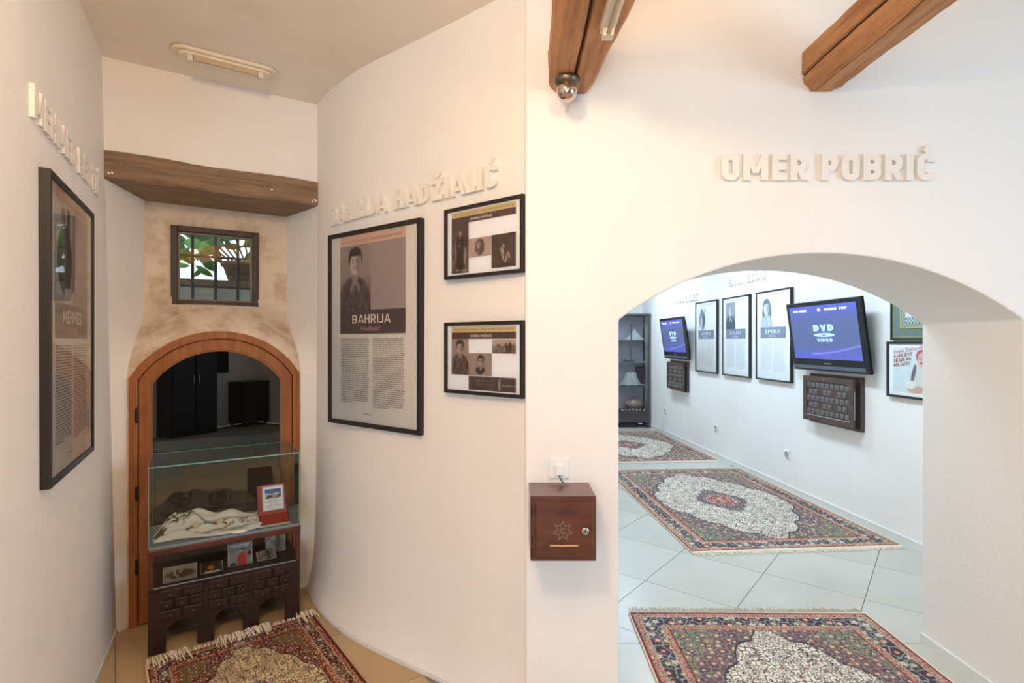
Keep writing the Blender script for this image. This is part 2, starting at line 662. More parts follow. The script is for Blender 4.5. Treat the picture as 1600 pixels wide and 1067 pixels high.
# curved wall beside the niche: lofted between a floor plan and an upper plan
def catmull(P, n):
    out = []
    P = [P[0]] + P + [P[-1]]
    for i in range(1, len(P) - 2):
        for k in range(n):
            t = k / n
            p0, p1, p2, p3 = P[i - 1], P[i], P[i + 1], P[i + 2]
            out.append(tuple(0.5 * ((2 * p1[j]) + (-p0[j] + p2[j]) * t + (2 * p0[j] - 5 * p1[j] + 4 * p2[j] - p3[j]) * t * t + (-p0[j] + 3 * p1[j] - 3 * p2[j] + p3[j]) * t ** 3) for j in (0, 1)))
    out.append(P[-2])
    return out


UP = catmull([(0.064, 2.222), (-0.112, 2.372), (-0.433, 2.622), (-0.762, 2.868), (-0.97, 3.055), (-1.12, 3.22), B_TOP], 8)
LOW = catmull([(0.072, 2.204), (-0.10, 2.268), (-0.319, 2.415), (-0.788, 2.735), (-1.03, 2.965), (-1.165, 3.14), B_BOT], 8)
zs = [0, 0.03, 0.07, 0.12, 0.2, 0.3, 0.42, 0.6, 0.75, 0.9, 1.1, 1.3] + [1.35 + .05 * k for k in range(22)] + [2.47, 2.6, 2.8, CEIL]


def blend(z):
    return 0.82 * math.exp(-z / 0.16) + 0.18 * max(0, 1 - z / 2.0)


P = np.zeros((len(zs), len(UP), 3))
for r, z in enumerate(zs):
    k = blend(z)
    for i, (a, b) in enumerate(zip(UP, LOW)):
        P[r, i] = (a[0] * (1 - k) + b[0] * k, a[1] * (1 - k) + b[1] * k, z)
wc = grid_obj('wall_curved', P, None, plaster, smooth=True)
tag(wc, kind='structure')


def curved_at(X, z):
    """point and viewer's-right tangent on the curved wall nearest plan X at height z"""
    k = blend(z)
    pts = [(a[0] * (1 - k) + b[0] * k, a[1] * (1 - k) + b[1] * k) for a, b in zip(UP, LOW)]
    for i in range(len(pts) - 1):
        if pts[i + 1][0] <= X <= pts[i][0]:
            t = (pts[i][0] - X) / (pts[i][0] - pts[i + 1][0])
            return ((pts[i][0] + (pts[i + 1][0] - pts[i][0]) * t, pts[i][1] + (pts[i + 1][1] - pts[i][1]) * t), unit((pts[i][0] - pts[i + 1][0], pts[i][1] - pts[i + 1][1])))
    return pts[-1], (0.8, -0.6)


# left wall, from the niche corner towards the viewer
LD = unit((0.556, -1.0))
LEND = 1.36


def left_x(Y):
    return A_TOP[0] + 0.556 * (A_TOP[1] - Y)


mb = MB()
a, b = A_TOP, A_BOT
n_left = unit((-0.874, -0.486))
e1 = (left_x(LEND), LEND)
mb.add([(b[0], b[1], 0), (e1[0] + .01, e1[1], 0), (e1[0], e1[1], CEIL), (a[0], a[1], CEIL)], [(0, 1, 2, 3)])
mb.add([(-3.2, LEND, 0), (e1[0] + .01, LEND, 0), (e1[0], LEND, CEIL), (-3.2, LEND, CEIL)], [(0, 1, 2, 3)])
tag(mb.build('wall_left', plaster), kind='structure')

# niche: reveals, stained back wall above the door, upper wall
LINT0, LINT1 = H + 0.858, H + 1.005
DU0, DU1 = 0.114, 0.983
DUC, DHW = (DU0 + DU1) / 2, (DU1 - DU0) / 2
DSP, DRISE = H - 0.20, 0.26
DR = (DHW * DHW + DRISE * DRISE) / (2 * DRISE)
DZC = DSP + DRISE - DR
WU0, WU1, WZ0, WZ1 = 0.306, 0.790, H + 0.228, H + 0.720    # window in the niche


def sstep(t):
    t = max(0.0, min(1.0, t))
    return t * t * (3 - 2 * t)


def edge_lr(z):
    t = sstep((z - DSP) / 0.42)
    return 0.105 + 0.061 * t, 0.992 - 0.018 * t


def back_off(u, z):
    if z < DSP:
        inside = DU0 + .03 < u < DU1 - .03
        return 0.34 if inside else 0.03
    d = math.hypot(u - DUC, z - DZC) - DR
    if d < -0.05:
        return 0.34
    return 0.03 + 0.392 * sstep((d + 0.01) / 0.30)


nz_low = [0.0, 0.3, 0.7, 1.0, 1.2, DSP - .001]
nz_hi = list(np.linspace(DSP + .001, WZ0, 22)) + list(np.linspace(WZ0, WZ1, 8))[1:] + list(np.linspace(WZ1, LINT0 + .06, 7))[1:]
nz = nz_low + nz_hi
cols = list(np.linspace(0, 1, 34))
uu_in = sorted(cols)
Pb = np.zeros((len(nz), len(cols), 3))
for r, z in enumerate(nz):
    l, rr = edge_lr(z)
    wl, wr = (WU0 - l) / (rr - l), (WU1 - l) / (rr - l)
    for c_, t in enumerate(cols):
        # warp columns so that two of them follow the window jambs
        k0, k1 = 9, 24
        if c_ <= k0:
            tt = wl * c_ / k0
        elif c_ <= k1:
            tt = wl + (wr - wl) * (c_ - k0) / (k1 - k0)
        else:
            tt = wr + (1 - wr) * (c_ - k1) / (len(cols) - 1 - k1)
        u = l + (rr - l) * tt
        X, Y = NP(u, back_off(u, z))
        Pb[r, c_] = (X, Y, z)
nb = grid_obj('wall_niche', Pb, None, plaster_dirty, smooth=True)
bm = bmesh.new()
bm.from_mesh(nb.data)
kill = []
for f in bm.faces:
    c0 = f.calc_center_median()
    rel = (c0.x - A_TOP[0], c0.y - A_TOP[1])
    u = rel[0] * NE[0] + rel[1] * NE[1]
    if WU0 < u < WU1 and WZ0 < c0.z < WZ1:
        kill.append(f)
bmesh.ops.delete(bm, geom=kill, context='FACES')
bm.to_mesh(nb.data)
bm.free()
tag(nb, kind='structure')
# reveals either side
nr = sorted(set(nz + [z for z in zs if z < LINT0 + .06]))
for side in ('left', 'right'):
    Pr = np.zeros((len(nr), 7, 3))
    for r, z in enumerate(nr):
        l, rr = edge_lr(z)
        k = 1 - z / CEIL
        if side == 'left':
            fr = (A_TOP[0] * (1 - k) + A_BOT[0] * k, A_TOP[1] * (1 - k) + A_BOT[1] * k)
            bk = NP(l, back_off(l, z))
        else:
            kk = blend(z)
            fr = (UP[-1][0] * (1 - kk) + LOW[-1][0] * kk, UP[-1][1] * (1 - kk) + LOW[-1][1] * kk)
            bk = NP(rr, back_off(rr, z))
        for c_ in range(7):
            t = c_ / 6
            Pr[r, c_] = (fr[0] + (bk[0] - fr[0]) * t, fr[1] + (bk[1] - fr[1]) * t, z)
    o = grid_obj('wall_reveal_' + side, Pr, None, plaster, smooth=True)
    tag(o, kind='structure')
mb = MB()
p0, p1 = NP(0, 0), B_TOP
mb.add([(p0[0], p0[1], LINT1 - .02), (p1[0], p1[1], LINT1 - .02), (p1[0], p1[1], CEIL), (p0[0], p0[1], CEIL)], [(0, 1, 2, 3)])
tag(mb.build('wall_niche_upper', plaster), kind='structure')

# timber lintel across the niche
le = empty('wooden_lintel', (*NP(0, 0), LINT0), NANG, 'weathered brown timber lintel spanning the niche above the small window', 'beam')
UL = 1.09
nu_ = 40
rng = random.Random(3)
Pl = []
prof = [(0.0, 0.0), (-.012, .0), (-.016, .008), (-.014, .09), (-.010, .098), (-.014, .106), (-.012, LINT1 - LINT0), (0.1, LINT1 - LINT0), (.455, LINT1 - LINT0), (.455, 0.0)]
ring_v, ring_f = [], []
npf = len(prof)
for i in range(nu_ + 1):
    u = -0.002 + (UL + .004) * i / nu_
    wob = 0.004 * math.sin(u * 9) + rng.uniform(-.002, .002)
    for (y, z) in prof:
        ring_v.append((u, y + (rng.uniform(-.0015, .0015) if y < 0.05 else 0), z + (wob if z > .09 and y < .2 else (rng.uniform(-.001, .001)))))
for i in range(nu_):
    for k in range(npf):
        ring_f.append((i * npf + k, i * npf + (k + 1) % npf, (i + 1) * npf + (k + 1) % npf, (i + 1) * npf + k))
ring_f += [tuple(range(npf)), tuple(range(nu_ * npf, (nu_ + 1) * npf))]
MB().add(ring_v, ring_f).build('timber', lintel_m, le)
m_ = MB()
for (u, z) in ((.03, .028), (.045, .031), (.82, .060), (1.055, .020), (1.068, .034), (1.075, .027)):
    m_.lathe([(0.0, -.0205), (.006, -.0185), (.005, -.013)], 7, 'y', (u, 0, z))
m_.build('plaster_splash', plaster, le)

# ceiling over the front room and alcove
cp = [(-3.2, -3.0), (XR, -3.0), (XR, YF + .05)] + [(x, y) for x, y in UP] + [A_TOP, (left_x(LEND), LEND), (-3.2, LEND)]
mb = MB()
mb.slab(cp, CEIL, CEIL + 0.08)
tag(mb.build('ceiling', ceil_m), kind='structure')


# rest of the front room (behind and beside the viewer), with one window and an added rear opening for fill
def wall_with_hole(name, p, q, hx0, hx1, hz0, hz1, h=CEIL):
    d = unit((q[0] - p[0], q[1] - p[1]))
    L = math.hypot(q[0] - p[0], q[1] - p[1])
    m = MB()
    us, zz = [0, hx0, hx1, L], [0, hz0, hz1, h]
    for i in range(3):
        for j in range(3):
            if i == 1 and j == 1:
                continue
            m.add([(p[0] + d[0] * us[a], p[1] + d[1] * us[a], zz[b]) for a, b in ((i, j), (i + 1, j), (i + 1, j + 1), (i, j + 1))], [(0, 1, 2, 3)])
    return tag(m.build(name, plaster), kind='structure')


wall_with_hole('wall_right', (XR, -3.0), (XR, YF), 2.35, 3.85, 1.1, 2.4)
wall_with_hole('wall_rear', (-3.2, -3.0), (XR, -3.0), 1.85, 3.35, 0.08, 2.32)
mb = MB()
mb.add([(-3.2, -3, 0), (-3.2, LEND, 0), (-3.2, LEND, CEIL), (-3.2, -3, CEIL)], [(0, 1, 2, 3)])
tag(mb.build('wall_side', plaster), kind='structure')

# back room shell
RW0, RWK = 3.37, 0.0905                   # right wall of the back room: x = RW0 - RWK*y
YE = 10.05
FL = -0.45
CF = 2.95


def rw(y):
    return RW0 - RWK * y


mb = MB()
mb.add([(rw(YB), YB, 0), (rw(YE), YE, 0), (rw(YE), YE, CF), (rw(YB), YB, CF)], [(0, 1, 2, 3)])
tag(mb.build('wall_far_right', plaster), kind='structure')
mb = MB()
mb.add([(rw(YE), YE, 0), (FL, YE, 0), (FL, YE, CF), (rw(YE), YE, CF)], [(0, 1, 2, 3)])
tag(mb.build('wall_far_back', plaster), kind='structure')
mb = MB()
mb.add([(FL, YE, 0), (FL, YB, 0), (FL, YB, CF), (FL, YE, CF)], [(0, 1, 2, 3)])
mb.add([(FL, YB, 0), (0.06, YB, 0), (0.06, YB, CF), (FL, YB, CF)], [(0, 1, 2, 3)])
tag(mb.build('wall_far_left', plaster), kind='structure')
mb = MB()
mb.slab([(FL, YB), (rw(YB), YB), (rw(YE), YE), (FL, YE)], CF, CF + .08)
tag(mb.build('ceiling_far', plaster), kind='structure')

# ------------------------------------------------------------------ floors of separate tiles
def clip(poly, a, b, c):                  # keep a*x+b*y <= c
    out = []
    for i in range(len(poly)):
        p, q = poly[i], poly[(i + 1) % len(poly)]
        dp, dq = a * p[0] + b * p[1] - c, a * q[0] + b * q[1] - c
        if dp <= 0:
            out.append(p)
        if (dp < 0 < dq) or (dq < 0 < dp):
            t = dp / (dp - dq)
            out.append((p[0] + (q[0] - p[0]) * t, p[1] + (q[1] - p[1]) * t))
    return out


def tiles(parent, d1, d2, o1, o2, s1, s2, keep, clips, tile_m=tile_m):
    """tiles on the axes d1,d2 with lattice origin (o1,o2); full tiles share one mesh"""
    g = 0.0022
    full = None
    ang = math.atan2(d1[1], d1[0])
    for i in range(-30, 31):
        for j in range(-30, 31):
            a0, b0 = o1 + i * s1, o2 + j * s2
            pts = [(d1[0] * a + d2[0] * b, d1[1] * a + d2[1] * b) for a, b in ((a0 + g, b0 + g), (a0 + s1 - g, b0 + g), (a0 + s1 - g, b0 + s2 - g), (a0 + g, b0 + s2 - g))]
            cx = sum(p[0] for p in pts) / 4
            cy = sum(p[1] for p in pts) / 4
            if not keep(cx, cy):
                continue
            pp = pts
            for (a, b, c, cond) in clips:
                if cond(pts):
                    pp = clip(pp, a, b, c)
                if len(pp) < 3:
                    break
            if len(pp) < 3:
                continue
            if pp == pts:
                if full is None:
                    full = MB().slab([((p[0] - cx) * math.cos(ang) + (p[1] - cy) * math.sin(ang), -(p[0] - cx) * math.sin(ang) + (p[1] - cy) * math.cos(ang)) for p in pts], -0.012, 0.0).build('tile', tile_m, parent)
                    o = full
                else:
                    o = full.copy()
                    C.objects.link(o)
                    o.parent = parent
                o.location = (cx, cy, 0)
                o.rotation_euler = (0, 0, ang)
            else:
                MB().slab(pp, -0.012, 0.0).build('tile', tile_m, parent)


fl = MB().slab([(-3.2, -3.0), (XR, -3.0), (XR, YF), (AX1, YF), (AX1, YB - .01), (AX0, YB - .01), (AX0, YF), (0.1, YF), (0.1, 3.9), (-2.6, 3.9), (-2.6, LEND), (-3.2, LEND)], -0.06, -0.006).build('floor', grout_m)
tag(fl, kind='structure')
always = lambda p: True
tiles(fl, (0.8, 0.6), (-0.6, 0.8), 0.01, 2.23, 0.573, 0.573,
      lambda x, y: (-0.4 < y < 2.6 and -2.6 < x < 3.3 and not (y > 2.2 and x > 0.9)) or (x < -0.2 and 2.2 < y < 3.5 and x > -2.7),
      [(0, 1, YF - .002, lambda p: max(q[0] for q in p) > 0.12), (1, 0, XR, always)], tile_b)
# threshold slabs inside the arch
for (x0, x1) in ((AX0, 1.02), (1.02, 1.6), (1.6, AX1)):
    MB().slab([(x0 + .002, YF + .001), (x1 - .002, YF + .001), (x1 - .002, YB - .012), (x0 + .002, YB - .012)], -0.012, 0.0).build('tile', tile_m, fl)
ff = MB().slab([(FL, YB - .008), (rw(YB), YB - .008), (rw(YE), YE), (FL, YE)], -0.06, -0.006).build('floor_far', grout_m)
tag(ff, kind='structure')
tiles(ff, (0.777, -0.63), (0.63, 0.777), -1.503, 3.22, 0.567, 0.607,
      lambda x, y: y > 2.45 and y < 10.2 and 0.0 < x < rw(y) + .35,
      [(0, -1, -(YB - .006), always), (0, 1, YE, always), (1, RWK, RW0 + .02, always)])

# skirtings
sk = MB()
sk.slab([(rw(YB + .02) - .012, YB + .02), (rw(YB + .02) + .002, YB + .02), (rw(YE) + .002, YE), (rw(YE) - .012, YE)], 0, .06)
tag(sk.build('baseboard_far_right', skirt_m), kind='structure')
sk = MB().box(AX1 - .010, AX1 + .002, YF + .004, YB - .004, 0, .05)
tag(sk.build('baseboard_arch', skirt_m), kind='structure')
sk = MB()
for i in range(len(LOW) - 1):
    p, q = LOW[i], LOW[i + 1]
    if i < 1:
        continue
    d = unit((q[0] - p[0], q[1] - p[1]))
    nx, ny = -d[1] * -1, d[0] * -1
    nx, ny = (-d[1], d[0])
    if nx * (-p[0]) + ny * (-p[1]) < 0:
        nx, ny = -nx, -ny
    sk.add([(p[0] + nx * .004, p[1] + ny * .004, 0), (q[0] + nx * .004, q[1] + ny * .004, 0), (q[0] + nx * .004, q[1] + ny * .004, .012), (p[0] + nx * .004, p[1] + ny * .004, .012), (p[0], p[1], .014), (q[0], q[1], .014)], [(0, 1, 2, 3), (3, 2, 5, 4)])
tag(sk.build('baseboard_curved', skirt_m), kind='structure')
sk = MB()
n_l = (0.874, 0.486)
pts_l = [(A_BOT[0], A_BOT[1]), (left_x(LEND), LEND)]
sk.add([(p[0] + n_l[0] * k, p[1] + n_l[1] * k, z) for p in pts_l for k, z in ((.006, 0), (.006, .022), (-.004, .026))], [(0, 3, 4, 1), (1, 4, 5, 2)])
tag(sk.build('baseboard_left', skirt_m), kind='structure')

# ------------------------------------------------------------------ ceiling beams
def beam(name, label, xl, xr, zb, zt, crack, seed, y_end=-2.6, cl=.03, cr=.02, widen=0.0, side=None):
    """hewn timber running towards the viewer from the arch wall; section with chamfers and a drying crack"""
    rg = random.Random(seed)
    e = empty(name, ((xl + xr) / 2, YF, zb), 0, label, 'beam', 'ceiling timbers')
    hw = (xr - xl) / 2
    n = 70
    V_, F_ = [], []
    h = zt - zb
    m = None
    for i in range(n + 1):
        y = -0.0 + (y_end - YF) * (i / n) ** 1.25
        w1 = .006 * math.sin(y * 2.3 + seed) + .004 * math.sin(y * 6.1 + 2 * seed)
        w2 = widen * min(1.0, -y) + .006 * math.sin(y * 1.9 + 2 + seed) + .003 * math.sin(y * 7.3)
        zz = .005 * math.sin(y * 1.7 + seed)
        cx = crack(-y)
        cd = .028 + .008 * math.sin(y * 5)
        cw = .0035 + .005 * (0.5 + 0.5 * math.sin(y * 3 + seed)) + min(.006, -y * .006)
        end = max(0, 1 - (-y) / .05) * .008
        sec = [(-hw + w1, h), (-hw + w1 + end, cl * 1.3), (-hw + w1 + cl + end, 0 + zz + end), (cx - cw, zz + end), (cx, cd), (cx + cw, zz - .002 + end), (hw + w2 - cr - end, zz + end), (hw + w2 - end, cr * 1.4), (hw + w2, h)]
        if side:
            zc = side(-y)
            sec[1:1] = [(-hw + w1, zc + cw), (-hw + w1 + cd, zc), (-hw + w1 + .002, zc - cw)]
        m = len(sec)
        for k, (x, z) in enumerate(sec):
            j = rg.uniform(-.0016, .0016)
            V_.append((x + j, y, z + rg.uniform(-.0016, .0016)))
    for i in range(n):
        for k in range(m):
            F_.append((i * m + k, i * m + (k + 1) % m, (i + 1) * m + (k + 1) % m, (i + 1) * m + k))
    F_ += [tuple(range(m)), tuple(range(n * m, (n + 1) * m))]
    MB().add(V_, F_).build('timber', beam_m, e)
    # dark heart of the crack
    V2, F2 = [], []
    for i in range(n + 1):
        y = (y_end - YF) * (i / n) ** 1.25
        cx = crack(-y)
        zz = .005 * math.sin(y * 1.7 + seed)
        if side:
            w1 = .006 * math.sin(y * 2.3 + seed) + .004 * math.sin(y * 6.1 + 2 * seed)
            zc = side(-y)
            V2 += [(-hw + w1 + .008, y, zc - .005), (-hw + w1 + .008, y, zc + .005), (-hw + w1 + .02, y, zc)]
        else:
            V2 += [(cx - .0035, y, zz + .010), (cx + .0035, y, zz + .010), (cx, y, zz + .02)]
    for i in range(n):
        for k in range(3):
            F2.append((i * 3 + k, i * 3 + (k + 1) % 3, (i + 1) * 3 + (k + 1) % 3, (i + 1) * 3 + k))
    MB().add(V2, F2).build('drying_crack', crack_m, e)
    return e


beam('ceiling_beam', 'brown hewn timber beam carrying the dome camera and lamp batten', 0.140, 0.325, H + 1.012, H + 1.195, lambda t: .006 + .012 * math.sin(t * 3.0) - .02 * t, 1, widen=.075)
beam('ceiling_beam', 'brown hewn timber beam above the white raised name on the arch wall', 1.195, 1.385, H + 1.02, H + 1.19, lambda t: -.055 + .008 * math.sin(t * 2.6) - .01 * t, 2, cl=.035, cr=.055, side=lambda t: .075 + .010 * math.sin(t * 2.2) + .006 * math.sin(t * 7))

# ------------------------------------------------------------------ arched door in the niche
d1 = empty('door_1', (*NP(0, 0), 0), NANG, 'arched varnished wooden door with dark glass behind the display case', None, None, 'structure')


def door_outline(hw, uc, zs, rise, z0, n=28):
    return [(uc - hw, z0)] + [(uc - hw, z0 + (zs - z0) * k / 4) for k in (1, 2, 3)] + arch_pts(uc - hw, uc + hw, zs, rise, n) + [(uc + hw, zs - (zs - z0) * k / 4) for k in (1, 2, 3)] + [(uc + hw, z0)]


o0 = door_outline(DHW, DUC, DSP, DRISE, 0.0)
o1 = door_outline(DHW - .040, DUC, DSP - .012, DRISE - .032, 0.0)
o2 = door_outline(DHW - .043, DUC, DSP - .013, DRISE - .034, 0.01)
o3 = door_outline(DHW - .098, DUC, DSP - .035, DRISE - .075, 0.01)
o4 = door_outline(DHW - .107, DUC, DSP - .037, DRISE - .080, 0.20)
MB().ring(o0, o1, 0.006, 0.20).build('casing', door_m, d1, bevel=.004)
lf = MB().ring(o2, o3, 0.016, 0.07)
lf.box(DUC - DHW + .098, DUC + DHW - .098, 0.016, 0.07, .01, .125)
lf.box(DUC - DHW + .044, DUC + DHW - .044, 0.013, 0.03, .125, .135)
lfo = lf.build('leaf_frame', door_m, d1, bevel=.004)
MB().ring(o3, door_outline(DHW - .107, DUC, DSP - .037, DRISE - .080, 0.01), 0.022, 0.06).build('glazing_bead', door_m, lfo)
gp = door_outline(DHW - .100, DUC, DSP - .036, DRISE - .077, 0.12)
MB().add([(x, 0.045, z) for x, z in gp], [tuple(range(len(gp)))]).build('pane', door_glass, d1)
MB().add([(x, 0.16, z) for x, z in gp], [tuple(range(len(gp)))]).build('dark_backing', void_m, d1)  # dark sheet painted in for the unlit space behind the glass
for z in (H - .40, H - .825, 0.33):
    m_ = MB().tube([(DU0 + .036, .002, z - .03), (DU0 + .036, .002, z + .03)], .008, 8)
    m_.lathe([(.0, -.042), (.006, -.038), (.009, -.030)], 8, 'z', (DU0 + .036, .002, z)).lathe([(.009, .030), (.006, .038), (0, .042)], 8, 'z', (DU0 + .036, .002, z))
    hg = m_.build('hinge', dark_steel, d1)

# ------------------------------------------------------------------ small barred window
w1 = empty('window_1', (*NP(0, 0.405), 0), NANG, 'small dark framed window with iron bars above the arched door', None, None, 'structure')
iw, ih = WU1 - WU0, WZ1 - WZ0


def rect_ring(m, x0, x1, z0, z1, t, y0, y1):
    m.box(x0, x0 + t, y0, y1, z0, z1)
    m.box(x1 - t, x1, y0, y1, z0, z1)
    m.box(x0 + t, x1 - t, y0, y1, z0, z0 + t)
    m.box(x0 + t, x1 - t, y0, y1, z1 - t, z1)
    return m


rect_ring(MB(), WU0 - .006, WU1 + .006, WZ0 - .006, WZ1 + .006, .036, -.004, .06).build('frame', mat('window_frame_paint', (58, 46, 42), 0.5), w1, bevel=.004)
rect_ring(MB(), WU0 + .030, WU1 - .030, WZ0 + .030, WZ1 - .030, .012, .016, .05).build('inner_sash', mat('window_sash_grey', (120, 116, 108), 0.5), w1, bevel=.002)
wg = glass_mat('window_glass', (0.86, 0.93, 0.93), 1.45, 0.02)
MB().box(WU0 + .036, WU1 - .036, .03, .034, WZ0 + .036, WZ1 - .036).build('pane', wg, w1)
iron = mat('window_bar_iron', (40, 40, 52), 0.5)
for k in range(3):
    u = WU0 + iw * (.23 + .27 * k)
    MB().tube([(u, .10, WZ0 + .0), (u, .10, WZ1)], .009, 8).build('iron_bar', iron, w1)
for z in (WZ0 + ih * .27, WZ0 + ih * .67):
    MB().tube([(WU0, .112, z), (WU1, .112, z)], .008, 8).build('iron_bar', iron, w1)
# masonry tunnel around the window opening
tn = rect_ring(MB(), WU0 - .02, WU1 + .02, WZ0 - .02, WZ1 + .02, .02, .03, .26)
tn.build('jamb_lining', plaster, w1)

# outside: stone ledge, wall, potted plant
led = empty('garden_ledge', (*NP(.3, .72), 1.0), NANG, 'pale stone garden ledge with timber rim seen through the small window', 'ledge')
MB().box(-.5, 1.3, .0, .5, .0, .935).build('stone', mat('garden_stone', (196, 196, 190), 0.9, bump=(20, .4, .02), var=(4, (168, 168, 164), .4, .7)), led)
MB().box(-.5, 1.3, -.03, .5, .935, .975).build('timber_rim', mat('ledge_timber', (150, 118, 96), 0.8, var=(4, (112, 88, 72), .4, .7)), led)
LZ = 1.975
pp = empty('potted_plant', (*NP(.74, .93), LZ), NANG, 'broad leaved plant in a brown clay pot outside the small window', 'plant')
MB().lathe([(.07, 0), (.09, .02), (.125, .13), (.14, .13), (.14, .16), (.125, .16), (.12, .13), (0, .12)], 24).build('pot', mat('clay_pot', (128, 108, 98), 0.85, var=(6, (92, 78, 72), .4, .7)), pp, smooth=True)
leafm = mat('plant_leaf', (92, 150, 70), 0.5, var=(7, (54, 104, 52), .4, .7))
leafl = mat('plant_leaf_light', (142, 196, 110), 0.5)
rg = random.Random(5)
for k in range(110):
    a = rg.uniform(0, 6.28)
    rr = rg.uniform(.05, .60) if k % 3 else rg.uniform(.02, .2)
    bx, by, bz = (-.22 + rr * math.cos(a) * 1.1), rr * math.sin(a) * .35, .26 + rg.uniform(-.26 if math.cos(a) < -.3 else -.06, .42) + .1 * rr
    L = rg.uniform(.09, .17)
    Wd = L * rg.uniform(.32, .5)
    th, dr = rg.uniform(0, 6.28), rg.uniform(-.9, .2)
    d = Vector((math.cos(th), .4 * math.sin(th), dr)).normalized()
    sd = d.cross(Vector((0, 1, .2))).normalized()
    up = sd.cross(d)
    vs = []
    for i, (t, w) in enumerate(((0, 0.03), (.25, .8), (.5, 1), (.75, .7), (1, .03))):
        c0 = Vector((bx, by, bz)) + d * (L * t) - up * (.03 * math.sin(t * 3.1))
        vs += [c0 - sd * (Wd * w * .5) + up * .008, c0, c0 + sd * (Wd * w * .5) + up * .008]
    fs = []
    for i in range(4):
        fs += [(i * 3, i * 3 + 1, i * 3 + 4, i * 3 + 3), (i * 3 + 1, i * 3 + 2, i * 3 + 5, i * 3 + 4)]
    MB().add(vs, fs).build('leaf', leafl if k % 4 == 0 else leafm, pp, smooth=True, fix=False)
m_ = MB()
for k in range(7):
    x = -.5 + k * .11
    m_.tube([(0.02 * k - .05, 0, .14), (x * .5, .01 * k, .32), (x, .02, .42 + .03 * (k % 3))], .006, 5)
m_.build('stem', mat('plant_stem', (74, 74, 50), 0.8), pp)

# ------------------------------------------------------------------ raised lettering
def raised(name, label, text, place, cap, depth, length, t=.235):
    """place(s) -> (point on wall, angle) where s in metres from the left end, seen by the viewer"""
    lay, wid = strokes(text, t, .12, .32)
    sx = length / wid
    p, ang = place(0)
    root = empty(name, (p[0], p[1], p[2]), ang, label, 'lettering', 'raised white names on the walls')
    for ch, dx, w, S_ in lay:
        cx = (dx + w / 2) * sx
        q, an = place(cx)
        # glyph centred on its own spot of the wall, expressed in the root's frame
        m = MB()
        for n_, (pa, c, k, f) in enumerate(S_):
            vs, fs = stroke_mesh(pa, t * f, c, k, 1.0)
            sh = 1 - .006 * n_      # keeps the sides of joined strokes from coinciding
            m.add([((v[0] - w / 2) * sx * sh, v[1] * (depth + .0004 * n_) + .003, (.5 + (v[2] - .5) * sh) * cap) for v in vs], fs)
        o = m.build('letter', letter_m, root)
        rel = Vector((q[0] - p[0], q[1] - p[1], q[2] - p[2]))
        o.location = Matrix.Rotation(-ang, 3, 'Z') @ rel
        o.rotation_euler = (0, 0, an - ang)
    return root


raised('wall_lettering', 'raised white name OMER POBRIĆ above the archway', 'OMER POBRIĆ', lambda s: ((.859 + s, YF, H + .661), 0), .108, .022, .875)


# arc length table of the curved wall at lettering height, from the viewer's left to right
def curved_place(X0, z):
    tab = [(X0, 0.0)]
    (p, t) = curved_at(X0, z)
    X, s = X0, 0.0
    while X < .04:
        X2 = X + .01
        q, _ = curved_at(X2, z)
        s += math.hypot(q[0] - p[0], q[1] - p[1])
        p, X = q, X2
        tab.append((X, s))

    def place(s_):
        for i in range(len(tab) - 1):
            if tab[i][1] <= s_ <= tab[i + 1][1]:
                f = (s_ - tab[i][1]) / (tab[i + 1][1] - tab[i][1])
                q, t = curved_at(tab[i][0] + (tab[i + 1][0] - tab[i][0]) * f, z)
                return ((q[0], q[1], z), math.atan2(t[1], t[0]))
        q, t = curved_at(tab[-1][0], z)
        return ((q[0], q[1], z), math.atan2(t[1], t[0]))
    return place


raised('wall_lettering', 'raised white name BAHRIJA HADŽIALIĆ above the portrait poster', 'BAHRIJA HADŽIALIĆ', curved_place(-1.055, H + .675), .102, .022, 1.295)


def left_place(Y0, z):
    ang = math.atan2(.874, -.486)

    def place(s):
        Y = Y0 + s * .874
        return ((left_x(Y), Y, z), ang)
    return place


raised('wall_lettering', 'raised white name MEHMED BEKTIĆ seen edge-on along the left wall', 'MEHMED BEKTIĆ', left_place(1.66, H + .705), .106, .030, 1.10)

# ------------------------------------------------------------------ painted prints
def srgb(c):
    c = np.asarray(c, float) / 255.0
    return np.where(c <= .04045, c / 12.92, ((c + .055) / 1.055) ** 2.4)


def ell(p, q, cx, cy, rx, ry, soft=.15):
    d = np.sqrt(((p - cx) / rx) ** 2 + ((q - cy) / ry) ** 2)
    return np.clip((1 - d) / soft + .5, 0, 1)


def noise2(p, q, sc, seed):
    """cheap smooth value noise"""
    r = np.random.RandomState(seed)
    T = r.rand(64, 64)
    x, y = p * sc + 100, q * sc + 100
    i, j = np.floor(x).astype(int), np.floor(y).astype(int)
    f, g = x - i, y - j
    f, g = f * f * (3 - 2 * f), g * g * (3 - 2 * g)
    t = lambda a, b: T[a % 64, b % 64]
    return (t(i, j) * (1 - f) + t(i + 1, j) * f) * (1 - g) + (t(i, j + 1) * (1 - f) + t(i + 1, j + 1) * f) * g


